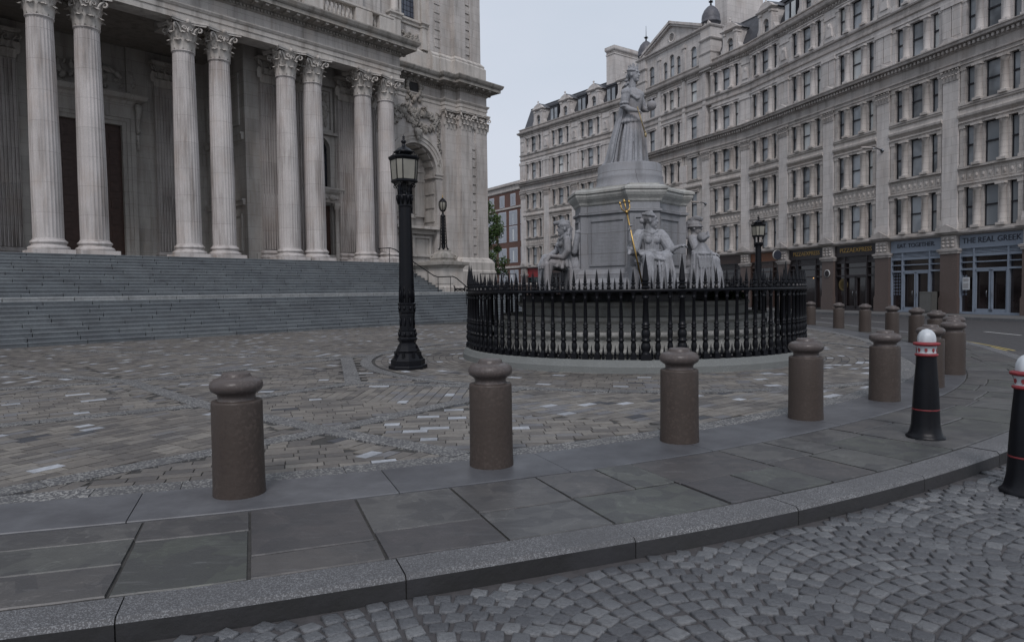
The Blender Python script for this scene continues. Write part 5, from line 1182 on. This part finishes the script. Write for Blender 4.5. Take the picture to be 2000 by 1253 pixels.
# ---------------------------------------------------------------- statues
class SC(MB):
    def cap(s,a,b,r0,r1=None,n=10):
        r1=r0 if r1 is None else r1; a=Vector(a);b=Vector(b); d=(b-a); L=d.length; d/=L
        pts=[a-d*r0*.98,a-d*r0*.75,a-d*r0*.35,a,b,b+d*r1*.35,b+d*r1*.75,b+d*r1*.98]; s.tube(pts,[r0*.15,r0*.66,r0*.93,r0,r1,r1*.93,r1*.66,r1*.15],n); return s
    def chain(s,pts,rs):
        for i in range(len(pts)-1): s.cap(pts[i],pts[i+1],rs[i],rs[i+1])
        return s
    def ell(s,c,r,rot=None): return s.blob(c,r,8,12,rot=rot)
    def loft(s,rings,n=64):
        v=[]
        for (cx,cy,z,rx,ry,amp,k,ph) in rings:
            for i in range(n):
                a=2*pi*i/n; w=1+amp*(sin(k*a+ph)+.5*sin((k*2-3)*a+ph*1.7)); v.append((cx+rx*w*cos(a),cy+ry*w*sin(a),z))
        f=[(j*n+i,j*n+(i+1)%n,(j+1)*n+(i+1)%n,(j+1)*n+i) for j in range(len(rings)-1) for i in range(n)]
        f+=[tuple(range(n-1,-1,-1)),tuple(range((len(rings)-1)*n,len(rings)*n))]; return s.add(v,f,True)
    def head(s,c,f,sc=1.0,hair=True,tilt=0):
        """head centred at c, looking along the horizontal angle f"""
        c=Vector(c); T=Matrix.Translation(c)@Matrix.Rotation(f,4,'Z')@Matrix.Scale(sc,4); P=lambda x,y,z: tuple(T@Vector((x,y,z)))
        s.ell(P(0,0,.03),tuple(sc*q for q in (.10,.085,.11)),Matrix.Rotation(f,3,'Z')); s.ell(P(.035,0,-.045),tuple(sc*q for q in (.068,.064,.085)),Matrix.Rotation(f,3,'Z'))
        s.cap(P(.085,0,.03),P(.118,0,-.022),.012*sc,.019*sc); s.cap(P(.09,-.04,.048),P(.09,.04,.048),.016*sc); s.cap(P(.092,-.02,-.058),P(.092,.02,-.058),.014*sc); s.ell(P(.075,0,-.105),(.03*sc,)*3)
        s.cap(P(.0,.085,.01),P(0,.09,-.02),.02*sc); s.cap(P(0,-.085,.01),P(0,-.09,-.02),.02*sc)
        s.cap(P(-.02,0,-.08),P(-.035,0,-.22),.055*sc,.07*sc)
        if hair:
            s.ell(P(-.025,0,.055),(.108*sc,.1*sc,.1*sc),Matrix.Rotation(f,3,'Z'))
            for k in range(40):
                t=k/40; el=.05+1.15*((k*.618)%1); az=k*2.4; x_=cos(az)*cos(el); y_=sin(az)*cos(el); z_=sin(el)
                if x_>.72 and z_<.5: continue
                s.ell(P(-.025+.108*x_,.1*y_,.05+.1*z_),(.026*sc,.026*sc,.02*sc))
            s.ell(P(-.125,0,.0),(.05*sc,.055*sc,.05*sc)); s.chain([P(-.09,.06,-.03),P(-.07,.09,-.12),P(-.04,.08,-.2)],[.028*sc,.026*sc,.02*sc])
        return T
    def hand(s,wr,dr,curl=(0,0,-1),sc=1.0):
        wr=Vector(wr);dr=Vector(dr).normalized(); cu=Vector(curl).normalized(); sd=dr.cross(cu).normalized(); s.cap(wr,wr+dr*.06*sc,.032*sc,.036*sc)
        for k in range(4):
            b=wr+dr*.085*sc+sd*(k-1.5)*.021*sc; L=(.05,.06,.056,.042)[k]*sc; s.cap(b,b+dr*L*.7+cu*L*.35,.012*sc,.011*sc,6); s.cap(b+dr*L*.7+cu*L*.35,b+dr*L*.75+cu*L*1.0,.011*sc,.009*sc,6)
        b=wr+dr*.03*sc-sd*.035*sc; s.cap(b,b+dr*.04*sc-sd*.02*sc+cu*.03*sc,.014*sc,.011*sc,6)
    def finish(s,name,mat,vox=.016,parent=None,loc=(0,0,0),rz=0,smooth=3):
        me=s.mesh('raw',mat); o=bpy.data.objects.new('raw',me); C.objects.link(o)
        r=o.modifiers.new('r','REMESH'); r.mode='VOXEL'; r.voxel_size=vox; r.use_smooth_shade=True
        k=o.modifiers.new('s','SMOOTH'); k.factor=.5; k.iterations=smooth
        dg=bpy.context.evaluated_depsgraph_get(); m2=bpy.data.meshes.new_from_object(o.evaluated_get(dg)); bpy.data.objects.remove(o); bpy.data.meshes.remove(me)
        m2.name=name; m2.polygons.foreach_set('use_smooth',[True]*len(m2.polygons))
        if not m2.materials: m2.materials.append(mat)
        return link(name,m2,parent,loc,rz)
# queen on the socle (axes: x right, y away from the viewer)
q=SC(); F=R(-42)
q.loft([(.04,0,-.01,.41,.42,.10,9,.3),(.05,0,.1,.37,.39,.12,9,.3),(.06,0,.4,.325,.345,.13,9,.35),(.08,0,.8,.28,.29,.11,9,.4),(.08,0,1.08,.235,.23,.07,9,.5),(.07,0,1.2,.19,.17,.02,9,.5),(.06,0,1.27,.165,.145,0,9,0)])
q.loft([(.06,0,1.2,.165,.145,0,3,0),(.07,-.01,1.38,.19,.165,0,3,0),(.08,-.02,1.6,.235,.19,0,3,0),(.08,-.01,1.76,.26,.18,0,3,0),(.08,0,1.86,.2,.14,0,3,0),(.08,0,1.93,.09,.08,0,3,0)],32)
rgt=Vector((-.74,-.67,0)); S0=Vector((.08,0,1.8))
sr_=S0+rgt*.25; sl_=S0-rgt*.25
q.ell(tuple(sr_+Vector((-.02,0,-.02))),(.13,.13,.12)); q.ell(tuple(sl_),(.13,.13,.12))
el=sr_+Vector((-.07,-.05,-.36)); q.chain([sr_,sr_+Vector((-.05,-.02,-.18)),el],[.11,.115,.09]); 
for k in range(8): a=k*pi/4; q.ell((el.x+.085*cos(a),el.y+.085*sin(a),el.z+.06),(.045,.045,.035)); q.ell((el.x+.08*cos(a+.3),el.y+.08*sin(a+.3),el.z-.02),(.04,.04,.03))
wr=Vector((.09,-.40,1.28)); q.chain([el,(el+wr)/2+Vector((-.02,0,-.02)),wr],[.075,.066,.045]); q.hand(wr,(.7,-.2,-.2))
el2=sl_+Vector((.12,.02,-.34)); q.chain([sl_,el2],[.1,.085]); wl2=Vector((.43,-.05,1.36)); q.chain([el2,wl2],[.075,.045]); q.hand(wl2,(.6,-.6,.2),(0,0,1))
q.head((.1,-.01,2.25),F,1.32)
for k in range(14): q.ell((.02-.05*(k%3),.09+.02*(k%2),2.22-.035*k),(.05,.045,.035))
T=Matrix.Translation((.085,.0,2.36))
q.lathe([(.09,0),(.115,.0),(.12,.05),(.1,.06),(.02,.05)],16,T=T)
for k in range(8): a=k*pi/4; q.cap((.085+.11*cos(a),.11*sin(a),2.39),(.085+.115*cos(a),.115*sin(a),2.46),.022,.014); q.ell((.085+.115*cos(a),.115*sin(a),2.48),(.02,.02,.02))
q.ell((.085,0,2.44),(.06,.06,.07)); q.ell((.085,0,2.53),(.025,.025,.035))
q.loft([(-.52,.08,-.01,.22,.3,.10,7,0),(-.46,.1,.15,.15,.3,.12,7,.2),(-.37,.12,.6,.12,.27,.12,7,.3),(-.25,.13,1.1,.10,.24,.1,7,.4),(-.14,.12,1.5,.09,.22,.06,7,.5),(-.06,.1,1.83,.09,.2,.02,7,.5)])
for k in range(5): a=-2.6+k*.36; q.chain([(.08+.23*cos(a),.21*sin(a),1.12),(.07+.31*cos(a),.32*sin(a),.6),(.05+.38*cos(a),.41*sin(a),.05)],[.03,.045,.04])
for k in range(6): a=-pi*.9+k*.36; q.chain([(.06+.18*cos(a),.16*sin(a),1.24),(.05+.26*cos(a),.24*sin(a),1.08)],[.03,.05])
q.chain([(-.08,-.15,1.9),(.0,-.22,1.72),(.14,-.22,1.62),(.25,-.1,1.7),(.25,.05,1.86)],[.035,.035,.04,.035,.035])
ql=thing('queen_statue','grey stone statue of a crowned woman in a long cloak, standing atop the pedestal','statue',(MX+.02,MY,4.715))
q.finish('figure',M['statue'],0.0115,ql,smooth=0)
m=MB(); m.blob((.52,-.12,1.47),.12,8,12); m.lathe([(.025,.11),(.02,.14),(.035,.16),(.001,.2)],8,.52,-.12,1.47); m.build('orb',M['statue'],ql)
sc_=MB(); sc_.tube([(.10,-.45,1.36),(.28,-.47,.72)],.016,8); sc_.blob((.295,-.472,.67),(.035,.035,.06),6,8); sc_.blob((.28,-.47,.75),(.03,.03,.02),6,8)
o=sc_.build('sceptre',plain('dull_gilding',(.33,.26,.15),.55,.6,.3,20),None,(MX+.02,MY,4.715)); tag(o,'thin golden sceptre held pointing down by the crowned statue','sceptre')
def seated(bare=False,skirt=True,lean=0):
    s=SC()
    s.box(-.42,.42,.05,.6,0,.62)
    s.loft([(0,.12,.6,.27,.22,0,3,0),(0,.1,.8,.235,.19,0,3,0),(0,.08,.98,.20,.155,0,3,0),(0,.06,1.2,.25,.17,0,3,0),(0,.05,1.34,.27,.155,0,3,0),(0,.05,1.42,.16,.12,0,3,0),(0,.04,1.48,.08,.08,0,3,0)],32)
    for x in (-1,1): s.chain([(x*.14,.1,.7),(x*.2,-.42,.80),(x*.21,-.46,.42),(x*.2,-.44,.1)],[.17,.14,.115,.08] if not bare else [.15,.12,.10,.06]); s.cap((x*.2,-.44,.06),(x*.22,-.62,.045),.055,.045)
    for x in (-1,1):
        for k in range(5): s.cap((x*.21+(k-2)*.03,-.64-.01*k%.02,.03),(x*.21+(k-2)*.032,-.68,.022),.016,.013,6)
    if skirt:
        rr=random.Random(4)
        s.loft([(0,-.26,.03,.36,.28,.13,8,.2),(0,-.25,.3,.33,.26,.14,8,.3),(0,-.22,.6,.32,.25,.09,8,.4),(0,-.2,.8,.3,.26,.02,8,.4)])
        for k in range(9):
            x=-.36+k*.09; s.chain([(x*.8,-.5,.78),(x*.9,-.57+.06*(k%2),.5),(x*1.05+.03*sin(k*2.1),-.60+.09*(k%2),.06)],[.022,.034,.03])
        for k in range(5): z=.92-.05*k; s.chain([(-.36,.0,z+.02),(-.2,-.2-.06*k,z-.03+.02*sin(k)),(.05,-.26-.06*k,z-.07),(.25,-.2-.05*k,z-.02),(.38,0,z+.03)],[.04,.035,.04,.035,.04])
    return s
def spos(ph,r): a=pa(ph); return (MX+r*cos(a),MY+r*sin(a),1.52)
# woman with the trident
b=seated()
for x in (-1,1): b.ell((x*.09,-.1,1.2),(.085,.07,.085))
b.ell((-.25,.04,1.36),(.12,.12,.11)); b.ell((.25,.04,1.36),(.12,.12,.11))
b.chain([(-.26,.04,1.34),(-.40,-.06,1.14),(-.50,-.16,1.02)],[.12,.115,.09]); b.chain([(-.50,-.16,1.04),(-.55,-.24,1.2),(-.58,-.27,1.36)],[.07,.055,.04]); b.hand((-.585,-.275,1.37),(-.05,0,1),(.7,-.6,0),1.2)
for k in range(5): b.chain([(-.30-.05*k,.0-.03*k,1.2-.03*k),(-.42-.04*k,-.05-.04*k,.98-.02*k)],[.06,.04])
b.chain([(.26,.04,1.34),(.36,-.08,1.1),(.42,-.16,.98)],[.125,.11,.085]); b.chain([(.42,-.16,.99),(.58,-.24,1.06)],[.06,.042]); b.hand((.6,-.25,1.065),(1,-.2,.1),(0,0,-1),1.2)
for k in range(5): b.chain([(.28+.03*k,-.06-.02*k,1.25-.06*k),(.33+.04*k,-.04-.03*k,1.0-.02*k)],[.05,.04])
for k in range(7): x=-.18+k*.06; b.chain([(x*1.1,-.06-.04*(1-abs(x)/.2),1.33),(x*.8,-.075-.04*(1-abs(x)/.2),1.12),(x*.85,-.06-.03*(1-abs(x)/.2),.95)],[.03,.03,.03])
b.cap((-.31,.0,1.28),(-.45,-.09,1.0),.12,.15); b.cap((.31,.0,1.28),(.42,-.1,1.0),.12,.13)
for k in range(4): b.chain([(-.36-.05*k,-.12+.02*k,1.16-.05*k),(-.42-.03*k,-.14,.9)],[.035,.03]); b.chain([(.34+.04*k,-.12,1.16-.06*k),(.38+.04*k,-.15,.92)],[.035,.03])
for k in range(4): b.chain([(-.34,-.1-.07*k,.97-.03*k),(-.1,-.28-.08*k,.93-.05*k),(.14,-.30-.07*k,.90-.05*k),(.36,-.12-.08*k,.98-.04*k)],[.035,.04,.04,.035])
b.chain([(-.22,0,.97),(0,-.12,.95),(.22,0,.97)],[.04,.05,.04]); b.chain([(-.17,.0,1.44),(0,-.11,1.36),(.17,0,1.44)],[.03,.03,.03])
b.head((.0,.02,1.66),R(-20),1.42)
br=thing('seated_statue','grey stone seated robed woman gripping a golden trident, facing the viewer below the pedestal','statue',spos(15,1.78),R(9),'seated figures round the pedestal')
b.finish('figure',M['statue'],0.0105,br,smooth=0)
t=MB(); bt_=Vector((-.31,-.36,.12)); tp=Vector((-.65,-.275,1.80)); ax=(tp-bt_).normalized(); sd2=Vector((1,.1,0)).normalized(); sd2=(sd2-ax*sd2.dot(ax)).normalized()
t.tube([bt_,tp],.02,8); t.tube([tp-ax*.02,tp+ax*.05],[.035,.03],8); t.tube([tp,tp+ax*.25],.014,6); e=tp+ax*.25
t.tube([e-ax*.03,e+ax*.0,e+ax*.07],[.014,.034,.002],6)
for sx in (-1,1):
    pts=[tp+ax*.03,tp+ax*.05+sd2*sx*.06,tp+ax*.10+sd2*sx*.10,tp+ax*.22+sd2*sx*.11]; t.tube(pts,.014,6); e=pts[-1]; t.tube([e-ax*.03,e,e+ax*.06],[.012,.03,.002],6)
o=t.build('trident',M['gold'],None,spos(15,1.78),R(9)); tag(o,'long golden trident slanting in the hand of the seated robed woman','trident')
# figure with feathered head-dress, at left, bare chested
b=seated(True,False)
for x in (-1,1): b.ell((x*.1,-.09,1.24),(.10,.075,.08)); b.ell((x*.26,.04,1.36),(.11,.11,.1))
b.chain([(.27,.04,1.34),(.36,.02,1.08),(.30,-.08,.92)],[.10,.085,.07]); b.chain([(.30,-.08,.93),(.14,-.38,.93)],[.065,.045]); b.hand((.14,-.38,.93),(-.3,-1,-.1),(0,0,-1),1.2)
b.chain([(-.27,.04,1.34),(-.40,-.05,1.1),(-.36,-.3,.98)],[.10,.08,.05]); b.hand((-.36,-.3,.98),(0,-1,.3),(0,0,-1),1.2)
for k in range(16):
    a=-pi*.95+k*pi*1.9/15; b.cap((.24*cos(a+pi/2),-.02-.16*sin(a+pi/2),.92),(.34*cos(a+pi/2),-.06-.32*sin(a+pi/2),.66+.04*(k%2)),.05,.045)
for k in range(7): b.chain([(-.26+.087*k,-.2,.93),(-.3+.1*k,-.42,.96),(-.3+.1*k,-.56,.72-.06*(k%2))],[.05,.05,.035])
for x in (-.32,.32): b.chain([(x,-.5,.75),(x*1.05,-.5,.3),(x*1.1,-.46,.05)],[.07,.06,.05])
b.head((.0,.02,1.64),R(-90),1.36)
b.ell((0,.03,1.74),(.15,.15,.10)); b.chain([(0,.1,1.76),(0,.16,1.55),(.05,.16,1.36)],[.11,.09,.08]); b.cap((0,-.02,1.8),(0,-.2,1.78),.075,.05); b.cap((.05,.02,1.84),(.06,.04,1.9),.03,.012); b.cap((-.05,.02,1.84),(-.06,.04,1.9),.03,.012); b.chain([(.1,.06,1.5),(.2,.0,1.44),(.1,-.1,1.38)],[.05,.045,.04])
b.chain([(-.3,.18,1.3),(.0,.26,1.0),(.2,.3,.7),(.2,.3,.1)],[.08,.1,.12,.12])
al=thing('seated_statue','grey stone bare chested seated figure with an animal head-dress, facing left below the pedestal','statue',spos(-75,1.72),R(-78),'seated figures round the pedestal')
b.finish('figure',M['statue'],0.0105,al,smooth=0)
m=SC(); m.chain([(.2,.24,1.05),(.26,.34,1.5)],[.08,.10]); m.lathe([(.11,0),(.125,.03),(.11,.06),(.09,.05)],14,T=Matrix.Translation((.265,.35,1.5))@Matrix.Rotation(-.2,4,'X'))
for k in range(5): m.cap((.24+.03*(k%3),.33+.03*(k//2),1.5),(.24+.035*(k%3),.36+.035*(k//2),1.64),.018,.014)
m.finish('quiver',M['statue'],.016,al)
# helmeted figure at right
b=seated()
for x in (-1,1): b.ell((x*.25,.04,1.36),(.12,.12,.11))
b.chain([(-.26,.04,1.34),(-.4,-.08,1.08),(-.34,-.28,.95)],[.11,.095,.06]); b.hand((-.34,-.28,.95),(.3,-1,0),(0,0,-1),1.2)
b.chain([(.26,.04,1.34),(.38,-.04,1.08),(.36,-.35,.98)],[.11,.09,.06]); b.hand((.36,-.35,.98),(0,-1,-.1),(0,0,-1),1.25)
for k in range(9): a=-.4+k*.26; b.chain([(.28*cos(a-1.2),.05+.2*sin(a-1.2),1.4),(.31*cos(a-1.2),.04+.22*sin(a-1.2),1.1)],[.045,.04])
b.head((0,.02,1.64),R(-90),1.38,False)
b.ell((0,.03,1.70),(.14,.17,.13)); b.lathe([(.15,0),(.17,.0),(.165,.03),(.13,.05)],18,T=Matrix.Translation((0,.02,1.66)),sy=1.15)
for k in range(9): t_=k/8; b.ell((0,-.12+.30*t_,1.86+.05*sin(pi*t_)-.10*t_**3),(.035,.06,.06))
b.chain([(0,.2,1.78),(0,.26,1.6),(0,.24,1.42)],[.06,.06,.05])
fr_=thing('seated_statue','grey stone helmeted seated figure facing right beside the pedestal, armour piled before it','statue',spos(105,1.72),R(62),'seated figures round the pedestal')
b.finish('figure',M['statue'],0.0105,fr_,smooth=0)
a_=SC(); a_.loft([(0,0,0,.24,.16,.06,7,0),(0,0,.4,.27,.18,.04,7,0),(0,0,.75,.25,.17,.02,7,0),(0,0,.95,.27,.17,0,7,0),(0,0,1.1,.16,.12,0,7,0),(0,0,1.2,.09,.09,0,7,0)],48)
for k in range(9): a=pi+k*pi/8; a_.cap((.25*cos(a),.17*sin(a),.95),(.29*cos(a),.2*sin(a),.1),.022,.034)
for k in range(5): a_.cap((-.16+.08*k,-.17,.86),(-.13+.065*k,-.175,.62),.03,.022)
a_.chain([(-.24,0,1.0),(-.1,-.16,.94),(.1,-.16,.94),(.24,0,1.0)],[.035]*4); a_.ell((0,-.02,1.34),(.13,.13,.13)); a_.chain([(-.02,-.1,1.3),(.1,-.12,1.36),(.1,-.1,1.46)],[.05,.05,.03])
px_,py_,_=spos(88,1.95)
o=a_.finish('armour_trophy',M['statue'],0.0105,None,(px_-.28,py_-.28,1.52),R(10)); tag(o,'carved stone breastplate and helmet trophy standing between the two seated figures','trophy')
# ---------------------------------------------------------------- cast iron street lamps
def street_lamp(loc,label,rz):
    t=thing('street_lamp',label,'street lamp',loc,rz,'cast iron street lamps')
    m=MB(); m.lathe([(.415,0),(.415,.05),(.40,.075),(.365,.085),(.365,.18),(.355,.2),(.34,.205),(.25,.33),(.25,.36),(.26,.38),(.245,.41),(.235,.42),(.21,.49),(.175,.53),(.172,.55),(.2,.61),(.215,.62),(.215,.645),(.2,.655),(.19,.67),(.198,.72),(.185,.8),(.19,.82),(.19,.835),(.165,.85),(.163,1.13),(.17,1.14),(.165,1.16),(.172,1.2),(.182,1.21),(.18,1.36),(.195,1.37),(.195,1.39),(.165,1.41)],8,sm=False,ph=pi/8)
    for k in range(8):
        a=k*pi/4; m.cbox(.285*cos(a),.285*sin(a),.27,.03,.055,.16,0,a); m.blob((.172*cos(a),.172*sin(a),1.29),(.03,.03,.05),5,6); m.blob((.188*cos(a),.188*sin(a),.74),(.03,.03,.05),5,6); m.blob((.16*cos(a),.16*sin(a),1.0),(.02,.03,.09),5,6)
    m.build('lamp_base',M['iron'],t)
    m=MB(); m.lathe([(.152,1.4),(.15,1.9),(.122,3.46)],24,fl=lambda a,z:1+.05*math.cos(12*a)); 
    for k in range(8): a=k*pi/4; m.tube([(.16*cos(a-.22),.16*sin(a-.22),1.42),(.16*cos(a-.2),.16*sin(a-.2),1.62),(.158*cos(a),.158*sin(a),1.76),(.16*cos(a+.2),.16*sin(a+.2),1.62),(.16*cos(a+.22),.16*sin(a+.22),1.42)],.012,5); m.blob((.15*cos(a),.15*sin(a),1.58),(.02,.03,.08),5,6)
    m.build('lamp_post',M['iron'],t)
    m=MB(); m.lathe([(.13,3.44),(.14,3.46),(.13,3.49),(.145,3.6),(.165,3.66),(.17,3.69),(.15,3.7),(.05,3.71),(.04,3.8),(.06,3.85),(.04,3.9),(.06,3.97)],16)
    for k in range(8): a=k*pi/4; m.tube([(.135*cos(a),.135*sin(a),3.5),(.165*cos(a),.165*sin(a),3.62),(.18*cos(a),.18*sin(a),3.68)],[.022,.03,.015],5)
    for k in range(4):
        a=k*pi/2+pi/4; ca,sa=cos(a),sin(a); m.tube([(.14*ca,.14*sa,3.7),(.15*ca,.15*sa,3.82),(.2*ca,.2*sa,3.9),(.25*ca,.25*sa,3.97)],.012,5); volute(m,.2*ca,.2*sa,a,3.88,.055,.012)
    m.build('lamp_capital',M['iron'],t)
    def oc(r,c): return [(r,-c),(r,c),(c,r),(-c,r),(-r,c),(-r,-c),(-c,-r),(c,-r)]
    m=MB(); lo,hi=oc(.225,.135),oc(.252,.15)
    m.mould(lo,[(-.15,3.95),(0,3.95),(.02,3.97),(.02,4.0),(0,4.02),(-.1,4.02)],True); m.mould(hi,[(-.12,4.42),(.0,4.42),(.02,4.44),(.035,4.47),(.035,4.5),(-.1,4.53)],True)
    for (x0,y0),(x1,y1) in zip(lo,hi): m.tube([(x0,y0,4.0),(x1,y1,4.45)],.012,5)
    m.build('lantern_frame',M['iron'],t)
    m=MB(); n=8
    v=[(x*.985,y*.985,4.01) for x,y in lo]+[(x*.985,y*.985,4.44) for x,y in hi]; m.add(v,[(i,(i+1)%8,(i+1)%8+8,i+8) for i in range(8)]); m.build('lantern_glass',M['frost'],t)
    m=MB(); m.lathe([(.13,4.5),(.14,4.54),(.205,4.585),(.21,4.605),(.17,4.63),(.12,4.68),(.07,4.705),(.045,4.72),(.045,4.75),(.028,4.765),(.03,4.78),(.058,4.81),(.05,4.84),(.02,4.865),(.028,4.885),(.016,4.9),(.035,4.925),(.012,4.94),(.001,4.985)],20)
    for k in range(4):
        a=k*pi/2+pi/4; m.tube([(.28*cos(a),.28*sin(a),4.5),(.285*cos(a),.285*sin(a),4.54),(.25*cos(a),.25*sin(a),4.55),(.22*cos(a),.22*sin(a),4.6),(.23*cos(a),.23*sin(a),4.62)],.01,5)
    m.build('lantern_roof',M['iron'],t)
    return t
L1=street_lamp((-2.25,14.72,0),'tall black cast iron street lamp standing alone in the square left of the railing',R(34))
L2=tree_copy(L1,None,(11.35,31.6,0),R(20)); L2['label']='black cast iron street lamp rising behind the right side of the railing, before the shops'
